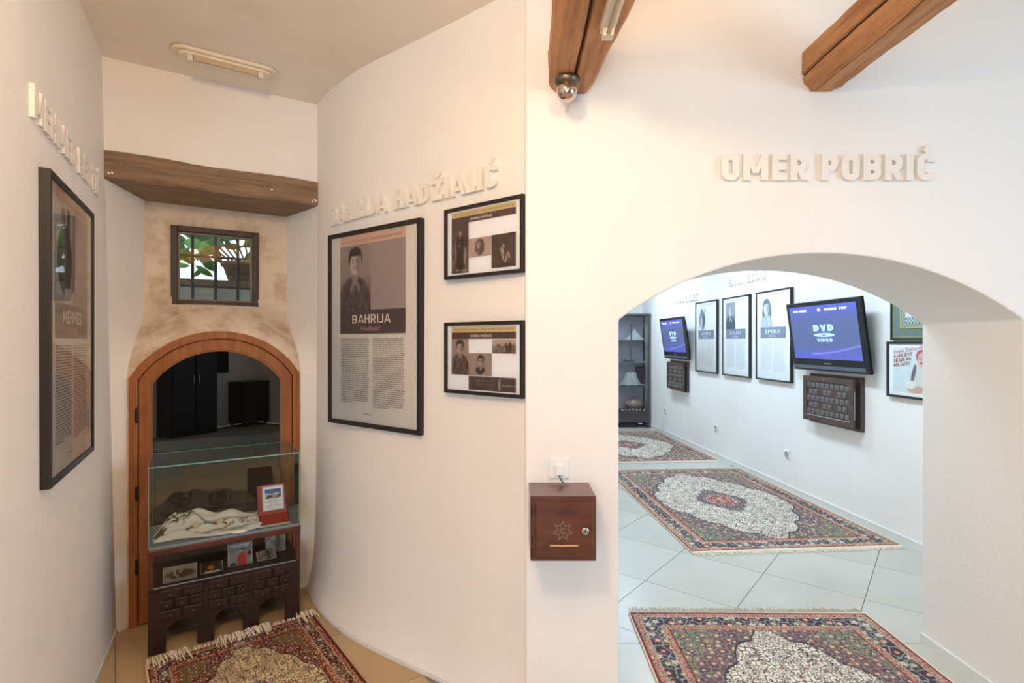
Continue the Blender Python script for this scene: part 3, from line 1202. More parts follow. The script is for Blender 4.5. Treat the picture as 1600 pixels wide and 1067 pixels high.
def portrait(p, q, s):
    """grey-scale studio portrait; s holds the sitter's layout. p across (0 centre), q 0..1 up"""
    bg = s.get('bg', .5) + .16 * (noise2(p, q, 3, 1) - .5) + s.get('bgr', .1) * (q - .5)
    v = bg.copy()

    def lay(mask, val):
        nonlocal v
        v = v * (1 - mask) + val * mask
    cx, cy, r = s['c'][0], s['c'][1], s['r']
    body = s.get('body', .22)
    n = noise2(p, q, 14, 4)
    if s.get('long'):
        lay(ell(p, q, cx + r * .1, cy - r * .8, r * 1.25, r * 2.2, .12), s.get('hair', .12))
    lay(ell(p, q, cx - r * .1, cy - r * 3.6, r * 2.3, r * 2.35, .12), body + .22 * (noise2(p * 2, q * .8, 14, 4) - .5))
    lay(ell(p, q, cx, cy - r * 4.5, r * 2.6, r * 2.5, .12), body + .30 * (noise2(p * 2.2, q * .7, 22, 9) - .5))
    lay(ell(p, q, cx, cy - r * 1.25, r * .42, r * .8, .2), .62)
    if s.get('collar'):
        for sg in (-1, 1):
            lay(ell(p + sg * (q - cy + r * 1.9) * .45, q, cx + sg * r * .3, cy - r * 2.15, r * .17, r * .5, .4), s['collar'])
    lay(ell(p, q, cx + r * .05, cy + r * .30, r * 1.0, r * 1.12, .12), s.get('hair', .12))
    face = s.get('face', .74)
    lay(ell(p, q, cx - r * .04, cy - r * .12, r * .70, r * .98, .12), face)
    lay(ell(p, q, cx + r * .50, cy - r * .15, r * .32, r * .75, .5), face * .62)
    lay(ell(p, q, cx, cy + r * .98, r * .82, r * .40, .25), s.get('hair', .12))
    for sg in (-1, 1):
        lay(ell(p, q, cx - r * .06 + sg * r * .27, cy + r * .10, r * .13, r * .06, .4), .18)
        lay(ell(p, q, cx - r * .06 + sg * r * .27, cy + r * .25, r * .17, r * .045, .5), .25)
    lay(ell(p, q, cx - r * .10, cy - r * .14, r * .06, r * .18, .6), face * .75)
    lay(ell(p, q, cx - r * .06, cy - r * .48, r * .21, r * .065, .4), .28)
    if s.get('scarf'):
        lay(ell(p, q, cx + r * .75, cy - r * .2, r * .16, r * .9, .4), .72)
    if s.get('hand'):
        lay(ell(p, q, cx + r * .2, cy - r * 1.45, r * .26, r * .75, .25), .8)
        lay(ell(p, q, cx + r * .5, cy - r * 1.6, r * .10, r * .65, .25), .35)
        lay(ell(p, q, cx + r * .7, cy - r * 1.9, r * .3, r * .8, .25), .82)
    v = v + .05 * (noise2(p, q, 40, 12) - .5)
    return np.clip(v, 0.02, 1)


def tone(v, lo, hi):
    lo, hi = np.array(lo, float), np.array(hi, float)
    return srgb(lo + (hi - lo) * v[..., None])


def panel(name, x0, x1, z0, z1, y, fn, parent, res=.006):
    """flat print on a grid of points coloured by fn(p, q)"""
    w, h = x1 - x0, z1 - z0
    nx, nzz = max(8, int(w / res)), max(8, int(h / res))
    U, Vv = np.meshgrid(np.linspace(0, 1, nx), np.linspace(0, 1, nzz))
    p, q = (U - .5) * w / h, Vv
    P_ = np.stack([x0 + U * w, np.full_like(U, y), z0 + Vv * h], -1)
    return grid_obj(name, P_, fn(p, q), print_m, parent)


def flat(name, x0, x1, z0, z1, y, m, parent):
    return MB().add([(x0, y, z0), (x1, y, z0), (x1, y, z1), (x0, y, z1)], [(0, 1, 2, 3)]).build(name, m, parent, fix=False)


def lines_block(x0, x1, z0, z1, n, y, seed, rag=.06, fill=.40):
    rg_ = random.Random(seed)
    m = MB()
    pitch = (z1 - z0) / n
    for i in range(n):
        zt = z1 - i * pitch
        x = x0
        xe = x1 - (rg_.uniform(0, rag) * (x1 - x0) if i < n - 1 else .55 * (x1 - x0))
        while x < xe - .004:
            w = min(rg_.uniform(.010, .035), xe - x)
            m.add([(x, y, zt - pitch * fill), (x + w, y, zt - pitch * fill), (x + w, y, zt), (x, y, zt)], [(0, 1, 2, 3)])
            x += w + .004
    return m


def picture_frame(name, label, group, loc, ang, w, h, fw, dep, fm=None, paper_mat=None, glaze=True, cat='picture', gm=None):
    """loc: bottom-left corner on the wall; local x right, -y towards the viewer, z up"""
    e = empty(name, loc, ang, label, cat, group)
    fm = fm or black_frame
    m = MB()
    m.prism([(0, 0), (fw, fw), (fw, h - fw), (0, h)], -dep, -.002)
    m.prism([(w, 0), (w, h), (w - fw, h - fw), (w - fw, fw)], -dep, -.002)
    m.prism([(0, 0), (w, 0), (w - fw, fw), (fw, fw)], -dep, -.002)
    m.prism([(0, h), (fw, h - fw), (w - fw, h - fw), (w, h)], -dep, -.002)
    m.build('frame', fm, e, bevel=.0015)
    MB().box(fw * .6, w - fw * .6, -dep + .010, -.003, fw * .6, h - fw * .6).build('sheet', paper_mat or paper, e)
    if glaze:
        flat('glazing', fw * .9, w - fw * .9, fw * .9, h - fw * .9, -dep + .004, gm or glz, e)
    return e


brown_ink = mat('brown_ink', (88, 68, 62), 0.7)
ink = mat('text_ink', (146, 132, 120), 0.8)
mauve = mat('mauve_print', (166, 148, 142), 0.7)
pinkhead = mat('rose_header_print', (214, 176, 152), 0.7)
cream_ink = mat('cream_print_letters', (240, 226, 206), 0.7)
pink_ink = mat('pink_print_letters', (206, 150, 138), 0.7)
gold_head = mat('gold_header_print', (206, 182, 128), 0.7)
HEADER = 'ART KUĆA SEVDAHA / THE SEVDAH ART HOUSE'


def big_poster(e, w, h, fw, dep, first, last, fn, seed, pal, band, fc=1.0):
    """portrait poster: header strip, photo, name band, two columns of text"""
    y = -dep + .0095
    ix, iz, iw_, ih_ = fw, fw, w - 2 * fw, h - 2 * fw
    X = lambda f: ix + iw_ * f
    Z = lambda f: iz + ih_ * (1 - f)
    L, R_ = .115, .875
    flat('header_strip', X(L), X(R_), Z(.055), Z(.0), y - .0004, pinkhead if pal == 'warm' else paper_w, e)
    m = text_mb(HEADER, X(L + .03), X(R_ - .03), Z(.040), ih_ * .012, y - .0008, .01)
    m.build('header_text', ink, e, fix=False)
    flat('tint_panel', X(L), X(R_), Z(.405), Z(.055), y - .0004, mauve if pal == 'warm' else paper_w, e)
    panel('photo_print', X(L), X(.49), Z(.405), Z(.055), y - .0008, fn, e)
    flat('name_band', X(L), X(R_), Z(.53), Z(.405), y - .0008, band, e)
    cm = cream_ink if pal == 'warm' else paper_w
    text_mb(first, X(.27), X(.71), Z(.475), ih_ * .046, y - .0014, .004).build('name_print', cm, e, fix=False)
    text_mb(last, X(.38), X(.60), Z(.515), ih_ * .024, y - .0014, .002).build('surname_print', pink_ink if pal == 'warm' else paper_w, e, fix=False)
    im = ink if pal == 'warm' else mat('pale_text_ink', (222, 226, 230), .8)
    lines_block(X(L + .01), X(.475), Z(.905), Z(.555), 34, y - .0006, seed).build('text_column', im, e, fix=False)
    lines_block(X(.515), X(R_ - .01), Z(.92), Z(.555), 35, y - .0006, seed + 1).build('text_column', im, e, fix=False)
    lines_block(X(.40), X(.60), Z(.965), Z(.952), 1, y - .0006, seed + 2).build('credit_line', im, e, fix=False)


# portrait poster on the curved wall
BA = math.atan2(-.595, .804)


def chord(px_l, px_r):
    pass


SEP = lambda s: (lambda p, q: tone(portrait(p, q, s), (58, 44, 40), (206, 188, 176)))
bw_, bh_ = .752, 1.065
pl, pr = (-1.052, 3.040), (-.451, 2.594)
dirb = unit((pr[0] - pl[0], pr[1] - pl[1]))
angb = math.atan2(dirb[1], dirb[0])
inb = (-dirb[1], dirb[0])
dep = .034
e = picture_frame('framed_poster', 'large framed portrait poster headed BAHRIJA on the curved wall', 'framed portrait posters', (pl[0] + inb[0] * dep, pl[1] + inb[1] * dep, H - .46), angb, bw_, bh_, .024, dep)
big_poster(e, bw_, bh_, .024, dep, 'BAHRIJA', 'Hadžialić', SEP(dict(c=(.0, .73), r=.168, bg=.60, body=.24, hair=.06, face=.92, collar=.62, scarf=1)), 11, 'warm', brown_ink)

# portrait poster on the left wall
LANG = math.atan2(.874, -.486)
Y0 = 1.735
e = picture_frame('framed_poster', 'large framed portrait poster headed MEHMED seen at a steep angle on the left wall', 'framed portrait posters', (left_x(Y0), Y0, H - .488), LANG, .725, 1.06, .022, .048)


def mehmed(p, q):
    v = .40 + .1 * (noise2(p, q, 5, 3) - .5)
    s = dict(c=(-.05, .86), r=.085, bg=.75, body=.16, hair=.30, face=.70)
    v = portrait(p, q, s)
    v = v * (1 - ell(p, q, .02, .45, .30, .36, .1)) + .20 * ell(p, q, .02, .45, .30, .36, .1)
    m2 = np.clip((p - q * .4 + .05) * 30, 0, 1) * (q < .17)
    v = v * (1 - m2) + .85 * m2
    bar = (np.abs(p - .17) < .06) * (q > .3)
    v = np.where(bar > 0, .18, v)
    return tone(v, (60, 52, 50), (226, 216, 206))


big_poster(e, .725, 1.06, .022, .048, 'MEHMED', 'BEKTIĆ', mehmed, 31, 'warm', mat('taupe_band', (128, 110, 102), .7))

# two landscape frames near the corner
def small_frame(label, z0, hh, top):
    pl_, pr_ = (-.318, 2.485), (.044, 2.203)
    d = unit((pr_[0] - pl_[0], pr_[1] - pl_[1]))
    an = math.atan2(d[1], d[0])
    w = math.hypot(pr_[0] - pl_[0], pr_[1] - pl_[1])
    dp = .022
    inn = (-d[1], d[0])
    e = picture_frame('framed_photo_sheet', label, 'small framed photo sheets', (pl_[0] + inn[0] * dp, pl_[1] + inn[1] * dp, z0), an, w, hh, .016, dp, paper_mat=paper_w)
    y = -dp + .0095
    fw = .016
    X = lambda f: fw + (w - 2 * fw) * f
    Z = lambda f: fw + (hh - 2 * fw) * (1 - f)
    flat('header_strip', X(.06), X(.94), Z(.105), Z(.02), y - .0004, gold_head, e)
    text_mb(HEADER, X(.09), X(.91), Z(.078), hh * .026, y - .0008, .01).build('header_text', ink, e, fix=False)
    flat('title_band', X(.06), X(.94), Z(.205), Z(.105), y - .0004, brown_ink, e)
    text_mb('BAHRIJA HADŽIALIĆ', X(.34), X(.63), Z(.175), hh * .032, y - .0010, .01).build('title_print', cream_ink, e, fix=False)
    pal = ((58, 42, 36), (214, 194, 180))
    T = lambda f: (lambda p, q: tone(f(p, q), *pal))
    if top:
        def standing(p, q):
            v = .22 + .1 * (noise2(p, q, 6, 2) - .5)
            v = np.where(np.abs(p) > .13, v + .22 * (noise2(p, q, 9, 8)) * (q < .5), v)
            v = v * (1 - ell(p, q, 0, .42, .13, .38, .1)) + .08 * ell(p, q, 0, .42, .13, .38, .1)
            v = v * (1 - ell(p, q, .01, .80, .035, .055, .3)) + .72 * ell(p, q, .01, .80, .035, .055, .3)
            for (a, b, c, d_) in ((.0, .72, .02, .03), (0, .64, .012, .012), (-.02, .55, .03, .02), (.12, .50, .02, .03), (-.12, .42, .02, .2), (.13, .32, .03, .16), (-.06, .06, .05, .02), (.12, .05, .08, .02)):
                v = v + .4 * ell(p, q, a, b, c, d_, .5)
            return np.clip(v, 0, 1)

        def oval(p, q):
            v = np.full_like(p, .78) + .1 * (noise2(p, q, 9, 5) - .5)
            o_ = ell(p, q, 0, .5, .33, .44, .05)
            inner = .22 + .35 * ell(p, q, -.08, .6, .14, .2, .8) + .25 * (noise2(p, q, 8, 2) - .3)
            inner = inner + .3 * ell(p, q, -.12, .2, .1, .08, .5)
            return np.clip(v * (1 - o_) + inner * o_, 0, 1)

        def seated(p, q):
            v = .16 + .12 * (noise2(p, q, 7, 6) - .3)
            for (a, b, c, d_) in ((.0, .63, .045, .06), (-.05, .50, .06, .10), (-.03, .33, .03, .13), (.10, .28, .025, .12), (.17, .36, .02, .12), (.22, .35, .02, .1), (.06, .18, .04, .04)):
                k = ell(p + (q - b) * .25, q, a, b, c, d_, .4)
                v = v * (1 - k) + .72 * k
            return np.clip(v, 0, 1)
        panel('photo_print', X(.06), X(.31), Z(.97), Z(.205), y - .0008, T(standing), e, .004)
        panel('photo_print', X(.31), X(.62), Z(.75), Z(.46), y - .0008, T(oval), e, .004)
        panel('photo_print', X(.625), X(.94), Z(.95), Z(.46), y - .0008, T(seated), e, .004)
    else:
        def skyline(p, q):
            v = np.where(q > .55 + .12 * np.sin(p * 9) + .1 * noise2(p, q, 8, 3), .78, .35 + .45 * (noise2(p, q, 10, 7) - .4))
            for (a, b, c, d_) in ((.55, .45, .18, .35), (.25, .35, .08, .4)):
                k = ell(p, q, a, b, c, d_, .3)
                v = v * (1 - k) + .14 * k
            return np.clip(v, 0, 1)

        def profile(p, q):
            v = np.full_like(p, .66) + .08 * (noise2(p, q, 5, 5) - .5)
            o_ = ell(p, q, 0, .5, .32, .46, .05)
            inner = portrait(p, q, dict(c=(.04, .64), r=.20, bg=.6, body=.10, hair=.08, face=.72))
            return np.clip(v * (1 - o_) + inner * o_, 0, 1)

        def cover(p, q):
            v = .20 + .06 * (noise2(p, q, 6, 2) - .5)
            row = (np.sin(q * 62) > .2) & (noise2(p, q, 30, 3) > .45) & (p < .35) & (p > -1.4) & (q < .72) & (q > .3)
            v = np.where(row, .42, v)
            v = np.where((q > .9) & (noise2(p, q, 20, 3) > .5), .45, v)
            k = ell(p, q, .72, .48, .13, .40, .3)
            v = v * (1 - k) + .62 * k * (.6 + .7 * noise2(p, q, 14, 3))
            k2 = (np.abs(q - .04) < .03) & (p > .4) & (p < 1.2)
            v = np.where(k2, .85, v)
            v = np.where((np.abs(q - .42) < .03) & (p > .95) & (noise2(p, q, 24, 3) > .4), .7, v)
            return np.clip(v, 0, 1)
        panel('photo_print', X(.06), X(.31), Z(.76), Z(.205), y - .0008, T(lambda p, q: portrait(p, q, dict(c=(-.0, .77), r=.145, bg=.55, body=.26, hair=.12, face=.74, collar=.5))), e, .004)
        panel('photo_print', X(.635), X(.94), Z(.42), Z(.215), y - .0008, T(skyline), e, .004)
        panel('photo_print', X(.31), X(.63), Z(.76), Z(.42), y - .0008, T(profile), e, .004)
        panel('photo_print', X(.31), X(.94), Z(.98), Z(.77), y - .0008, T(cover), e, .004)
    return e


small_frame('upper small framed sheet of three brown photographs beside the wall corner', H + .287, .326, True)
small_frame('lower small framed sheet of four brown photographs beside the wall corner', H - .238, .326, False)

# ------------------------------------------------------------------ wall box, switch
bx_ = empty('wall_box', (.193, YF, H - .825), 0, 'polished mahogany lock box with a star emblem hung on the white wall', 'box')
bw2, bd, bh2 = .2475, .212, .243
MB().box(-bw2 / 2, bw2 / 2, -bd + .014, -.001, 0, bh2).build('body', mahog, bx_, bevel=.003)
dr = MB().bevbox(-bw2 / 2 + .002, bw2 / 2 - .002, -bd + .006, -bd + .014, .002, bh2 - .004, .004)
dr.bevbox(-bw2 / 2 + .016, bw2 / 2 - .010, -bd, -bd + .010, .014, bh2 - .020, .006)
drm = dr.build('door', mahog, bx_)
bronze = mat('burnished_emblem', (128, 108, 88), 0.4, metal=.3)
# seven pointed star emblem: outline ring plus inner medallion
so, si = [], []
for k in range(15):
    a = math.pi / 2 + 2 * math.pi * k / 14
    r = .040 if k % 2 == 0 else .022
    so.append((-.003 + r * math.cos(a), .118 + r * math.sin(a)))
    r2 = .031 if k % 2 == 0 else .0175
    si.append((-.003 + r2 * math.cos(a), .118 + r2 * math.sin(a)))
MB().ring(so, si, -bd - .0022, -bd + .001).build('star_emblem', bronze, drm)
m_ = MB()
for rr in (.013, .008):
    m_.ring([(-.003 + rr * math.cos(a), .118 + rr * math.sin(a)) for a in np.linspace(.5, 5.9, 18)], [(-.003 + (rr - .003) * math.cos(a), .118 + (rr - .003) * math.sin(a)) for a in np.linspace(.5, 5.9, 18)], -bd - .002, -bd + .001)
m_.build('emblem_scroll', bronze, drm)
MB().lathe([(.0135, .0), (.0135, -.006), (.010, -.008), (.010, -.005), (.0, -.005)], 20, 'y', (.080, -bd, .118)).build('lock', steel, drm, smooth=False)
MB().box(.0785, .0815, -bd - .0062, -bd - .004, .113, .123).build('keyhole', dark_steel, drm)
MB().bevbox(-.052, .054, -bd - .003, -bd + .001, .060, .066, .001).build('slot_trim', mat('pale_slot_trim', (206, 160, 116), .4), drm)
for z in (.035, .082, .19):
    MB().tube([(-bw2 / 2 + .006, -bd + .004, z - .018), (-bw2 / 2 + .006, -bd + .004, z + .018)], .0026, 6).build('hinge', dark_steel, bx_)
sw = empty('wall_switch', (.195, YF, H - .5645), 0, 'white light switch plate just above the mahogany box', 'switch')
MB().bevbox(-.041, .041, -.008, -.001, .000, .081, .002).build('plate', wplast, sw)
MB().bevbox(-.017, .029 - .012, -.018, -.007, .012, .058, .004).build('rocker', wplast, sw)
cb = MB().tube([(.0, -.014, .016), (.001, -.024, .004), (.010, -.030, -.004), (.012, -.035, -.0105)], .0025, 6).build('switch_cord', mat('black_cable', (30, 30, 30), .5), sw, smooth=True)

# socket under the left poster
so_ = empty('wall_socket', (left_x(1.96), 1.96, H - .605), LANG, 'white wall socket just below the left poster', 'socket')
MB().bevbox(-.040, .040, -.010, -.001, 0, .080, .003).build('plate', wplast, so_)
MB().lathe([(.026, -.0105), (.026, -.012), (.021, -.012), (.019, -.003), (0, -.003)], 20, 'y', (0, 0, .040)).build('recess', wplast, so_)

# ------------------------------------------------------------------ dome camera, batten, lamp, ceiling fitting
dc = empty('dome_camera', (.212, 2.055, H + 1.012), 0, 'chrome dome camera under the end of the left beam', 'camera')
MB().lathe([(.036, .006), (.050, .000), (.051, -.008), (.047, -.018), (.041, -.026), (.036, -.028)], 28).build('mount_ring', mat('bronze_ring', (112, 98, 88), .35, metal=.8), dc, smooth=True)
MB().lathe([(.0400 * math.cos(a), -.046 + .042 * math.sin(a)) for a in np.linspace(1.15, -math.pi / 2 + .001, 14)], 28).build('dome', mat('chrome_dome', (205, 190, 176), .12, metal=.95), dc, smooth=True)
bt = empty('lamp_batten', (.302, 1.70, H + 1.010), 0, 'white fluorescent batten fixed under the left beam', 'lamp')
MB().box(-.022, .022, -.66, 0, -.030, .004).build('housing', cplast, bt, bevel=.003)
for yy in (-.02, -.64):
    MB().box(-.017, .017, yy - .018, yy + .018, -.052, -.030).build('tube_holder', cplast, bt, bevel=.003)
MB().tube([(.0, -.04, -.046), (.0, -.62, -.046)], .008, 10).build('tube', mat('unlit_tube', (196, 176, 150), .25), bt, smooth=True)
lampo = empty('ceiling_spotlight', (LAMP[0], LAMP[1], H + 1.012), 0, 'small lit lamp under the left beam near the viewer', 'lamp')
MB().lathe([(.0, .006), (.035, .006), (.035, -.004), (.02, -.010), (.02, -.022), (.0, -.022)], 20).build('base', cplast, lampo)

cl_ = NP(.50, -.19)
c1 = (-1.718, 2.707)
c2 = (-1.325, 2.964)
can = math.atan2(c2[1] - c1[1], c2[0] - c1[0])
cf = empty('ceiling_lamp', ((c1[0] + c2[0]) / 2, (c1[1] + c2[1]) / 2, CEIL), can, 'cream oval ceiling lamp with a bare tube over the niche', 'lamp')


def stadium(L, R, n=12):
    pts = []
    for k in range(n + 1):
        a = -math.pi / 2 + math.pi * k / n
        pts.append((L / 2 - R + R * math.cos(a), R * math.sin(a)))
    for k in range(n + 1):
        a = math.pi / 2 + math.pi * k / n
        pts.append((-L / 2 + R + R * math.cos(a), R * math.sin(a)))
    return pts


MB().slab(stadium(.50, .062), -.022, -.001).build('base_plate', cplast, cf, bevel=.008)
MB().slab(stadium(.44, .040), -.032, -.020).build('reflector', mat('cream_reflector', (236, 224, 200), .3), cf, bevel=.006)
MB().tube([(-.155, -.006, -.046), (.155, -.006, -.046)], .013, 14).build('tube', mat('glass_tube', (220, 214, 204), .12, coat=.6), cf, smooth=True)
MB().box(-.15, .15, -.034, -.022, -.058, -.030).build('tube_cover', mat('beige_cover', (190, 170, 140), .4), cf, bevel=.002)
for x in (-.165, .165):
    MB().box(x - .014, x + .014, -.026, .016, -.060, -.028).build('tube_holder', cplast, cf, bevel=.004)

# ------------------------------------------------------------------ display case in the niche
CU0, CW, CD = .215, .705, .385
OFF0 = -.355
dcx = NP(CU0, OFF0)
dk = empty('display_case', (dcx[0], dcx[1], 0), NANG, 'dark walnut cabinet with a glass case on top standing before the arched door', 'cabinet')
zb_, zs_, zr_, zt_ = .322, .488, .532, .928
# base: posts and arched front
post_w = .075
bays = []
bwid = (CW - 4 * post_w) / 3
for k in range(4):
    x = k * (post_w + bwid)
    MB().box(x, x + post_w, 0, .04, 0, zb_).build('post', walnut, dk, bevel=.004)
    MB().box(x, x + post_w, CD - .04, CD, 0, zb_).build('post', walnut, dk, bevel=.004)
    if k < 3:
        bays.append(x + post_w)
for x0 in bays:
    ap_ = arch_pts(x0, x0 + bwid, .095, .055, 12)
    MB().prism([(x0, zb_ - .003), (x0, .095)] + ap_[1:-1] + [(x0 + bwid, .095), (x0 + bwid, zb_ - .003)], .006, .03).build('arched_rail', walnut, dk)
    # three rows of carved drawer fronts
    for r in range(3):
        z = .163 + r * .051
        n = 2 if r != 1 else 3
        xs_ = [x0 - .03 + (bwid + .06) * i / n for i in range(n + 1)]
        for i in range(n):
            dw = MB().bevbox(xs_[i] + .003, xs_[i + 1] - .003, -.006, .010, z, z + .046, .004).build('drawer', walnut, dk)
            MB().lathe([(.0035, 0), (.007, -.008), (.0045, -.013), (0, -.014)], 10, 'y', ((xs_[i] + xs_[i + 1]) / 2, -.006, z + .024)).build('knob', mat('carved_knob', (84, 56, 42), .4), dw, smooth=True)
for x0, x1 in ((0, .02), (CW - .02, CW)):
    MB().box(x0, x1, .03, CD - .03, .06, zb_).build('side_panel', walnut, dk)
MB().box(0, CW, 0, CD, zb_ - .012, zb_ + .004).build('lower_board', walnut, dk)
MB().box(.02, CW - .02, CD - .014, CD - .004, .10, zb_ - .012).build('back_panel', mat('dark_green_back', (30, 38, 30), .8), dk)
# lower glazed level
for x in (0, CW - .022):
    for y in (0, CD - .022):
        MB().box(x, x + .022, y, y + .022, zb_ + .004, zs_).build('corner_post', walnut_l, dk)
MB().box(.022, CW - .022, CD - .012, CD - .004, zb_ + .004, zs_).build('back_panel', mat('grey_brown_back', (70, 62, 56), .8), dk)
flat('pane', .022, CW - .022, zb_ + .006, zs_, .008, case_glass, dk)
MB().box(.02, CW - .02, .001, .005, zb_ + .004, zb_ + .009).build('glass_edge', mat('blue_grey_glass_edge', (128, 140, 150), .3), dk)
MB().box(-.004, CW + .004, -.004, CD + .004, zs_, zs_ + .030).build('shelf_board', walnut_l, dk, bevel=.004)
MB().box(.004, CW - .004, .004, CD - .004, zs_ + .030, zr_ + .001).build('display_bed', mat('case_lining', (120, 132, 142), .5), dk)
# glass case
flat('pane', .004, CW - .004, zr_ + .001, zt_, .004, case_glass, dk)
MB().add([(.004, .004, zr_), (.004, CD - .004, zr_), (.004, CD - .004, zt_), (.004, .004, zt_)], [(0, 1, 2, 3)]).build('pane', case_glass, dk, fix=False)
MB().add([(CW - .004, .004, zr_), (CW - .004, CD - .004, zr_), (CW - .004, CD - .004, zt_), (CW - .004, .004, zt_)], [(0, 1, 2, 3)]).build('pane', case_glass, dk, fix=False)
MB().add([(0, 0, zt_ + .002), (CW, 0, zt_ + .002), (CW, CD, zt_ + .002), (0, CD, zt_ + .002)], [(0, 1, 2, 3)]).build('top_pane', top_glass, dk, fix=False)
m_ = MB()
m_.box(0, CW, -.001, .002, zt_ - .003, zt_ + .003).box(0, CW, CD - .002, CD + .001, zt_ - .003, zt_ + .003)
m_.box(-.001, .002, 0, CD, zt_ - .003, zt_ + .003).box(CW - .002, CW + .001, 0, CD, zt_ - .003, zt_ + .003)
for x in (0.002, CW - .005):
    m_.box(x, x + .003, .002, .005, zr_, zt_)
    m_.box(x, x + .003, CD - .005, CD - .002, zr_, zt_)
m_.build('glass_edge', edge_glass, dk)


def dcl(x, y, z):                         # display case local -> world
    return (dcx[0] + NE[0] * x + NN[0] * y, dcx[1] + NE[1] * x + NN[1] * y, z)


ZB = zr_ + .002
# embroidered scarf, a folded heap of cloth
nu2, nv2 = 110, 46
U, Vv = np.meshgrid(np.linspace(0, 1, nu2), np.linspace(0, 1, nv2))
xx = .02 + .52 * U
yy = .02 + .20 * Vv + .035 * np.sin(U * 5 + 1) * (1 - Vv) + .02 * U
rim = np.minimum(np.minimum(U, 1 - U) * 6, np.minimum(Vv, 1 - Vv) * 3)
rim = np.clip(rim, 0, 1) ** .6
hgt = .024 + .046 * np.exp(-((U - .22) / .22) ** 2 - ((Vv - .62) / .35) ** 2) + .040 * np.exp(-((U - .62) / .26) ** 2 - ((Vv - .72) / .26) ** 2)
hgt = hgt + .010 * np.sin(U * 22 + Vv * 9 + 3 * np.sin(Vv * 5)) * (.4 + Vv) + .008 * np.sin(Vv * 24 - U * 8) + .010 * noise2(U, Vv, 9, 3)
zz = ZB + .003 + np.maximum(0, hgt) * 1.3 * rim
xx = xx + .012 * (noise2(U, Vv, 7, 5) - .5)
yy = yy + .018 * (noise2(U, Vv, 8, 6) - .5)
wcol = srgb((226, 220, 212)) * np.ones((nv2, nu2, 3))


def over(col, mask, rgb):
    return col * (1 - mask[..., None]) + srgb(rgb) * mask[..., None]


fl1 = (ell(U, Vv, .22, .66, .13, .30, .3)) * (noise2(U, Vv, 40, 2) > .45)
wcol = over(wcol, fl1, (92, 84, 66))
fl2 = (ell(U, Vv, .62, .85, .12, .16, .3)) * (noise2(U, Vv, 34, 4) > .4)
wcol = over(wcol, fl2, (76, 88, 66))
fl3 = ell(U, Vv, .06, .30, .05, .25, .3) * (noise2(U, Vv, 30, 4) > .42)
wcol = over(wcol, fl3, (84, 80, 62))
gold = np.clip(1 - np.abs(Vv - (.46 + .06 * np.sin(U * 9))) / .035, 0, 1) * (U > .3) * (noise2(U, Vv, 50, 8) > .25)
wcol = over(wcol, gold, (138, 108, 48))
gold2 = np.clip(1 - np.abs(Vv - (.20 + .10 * np.sin(U * 7 + 2))) / .03, 0, 1) * (U > .28) * (noise2(U, Vv, 44, 9) > .35)
wcol = over(wcol, gold2, (146, 96, 44))
green = ell(U, Vv, .72, .12, .16, .07, .5) * .6
wcol = over(wcol, green, (150, 150, 104))
sc_ = empty('embroidered_scarf', dcl(0, 0, ZB), NANG, 'crumpled cream scarf with gold and green embroidery inside the glass case', 'scarf')
grid_obj('cloth', np.stack([xx, yy, zz - ZB], -1), wcol, cloth_m, sc_, smooth=True)
# bracelet with a blue stone and two pearly beads lying on the scarf
br = empty('bracelet', dcl(.26, .085, ZB + .045), NANG, 'bracelet with a square blue stone between two pearly beads on the scarf', 'jewellery')
MB().box(-.016, .016, -.010, .010, -.004, .016).build('blue_stone', mat('blue_stone', (92, 134, 176), .3), br, bevel=.003)
for x in (-.055, .055):
    MB().lathe([(0, -.016), (.012, -.012), (.018, -.002), (.016, .008), (.009, .015), (0, .017)], 14, 'z', (x, 0, .006)).build('pearl_bead', mat('pearl_cream', (216, 204, 166), .35), br, smooth=True)
MB().tube([(-.10, -.02, .0), (-.055, 0, .008), (0, 0, .006), (.055, 0, .008), (.085, -.025, .0)], .0045, 8).build('gold_chain', mat('gold_chain', (150, 112, 46), .35, metal=.7), br, smooth=True)

# red book-shaped plaque leaning on its stand
pq = empty('red_plaque', dcl(.505, .085, ZB), NANG, 'red plaque with a white picture label leaning in the glass case', 'plaque')
red = mat('red_cover', (158, 22, 26), .45)


def slanted(poly_xt, lean, base_y, thick, dz=0.0):
    """polygon in (x,t) on a plane leaning back; returns MB of the slab"""
    c_, s_ = math.cos(lean), math.sin(lean)
    n = len(poly_xt)
    fr = [(x, base_y + t * s_, dz + t * c_) for x, t in poly_xt]
    bk = [(x, base_y + t * s_ + thick * c_, dz + t * c_ - thick * s_) for x, t in poly_xt]
    fs = [tuple(range(n)), tuple(range(2 * n - 1, n - 1, -1))] + [((i + 1) % n, i, n + i, n + (i + 1) % n) for i in range(n)]
    return MB().add(fr + bk, fs)


slanted([(.0, .0), (.150, .0), (.150, .075), (.0, .075)], 1.12, -.055, .010, .012).build('lower_cover', red, pq, bevel=.002)
slanted([(-.002, .0), (.152, .0), (.152, .006), (-.002, .006)], 1.12, -.060, .010, .006).build('page_edge', mat('cream_pages', (220, 204, 160), .6), pq)
slanted([(.0, .0), (.150, .0), (.140, .165), (-.004, .165)], .30, .012, .012, .043).build('upper_cover', red, pq, bevel=.002)


def on_plaque(name, x0, x1, t0, t1, lift, m):
    return slanted([(x0, t0), (x1, t0), (x1, t1), (x0, t1)], .30, .012 - lift, .001, .043).build(name, m, pq)


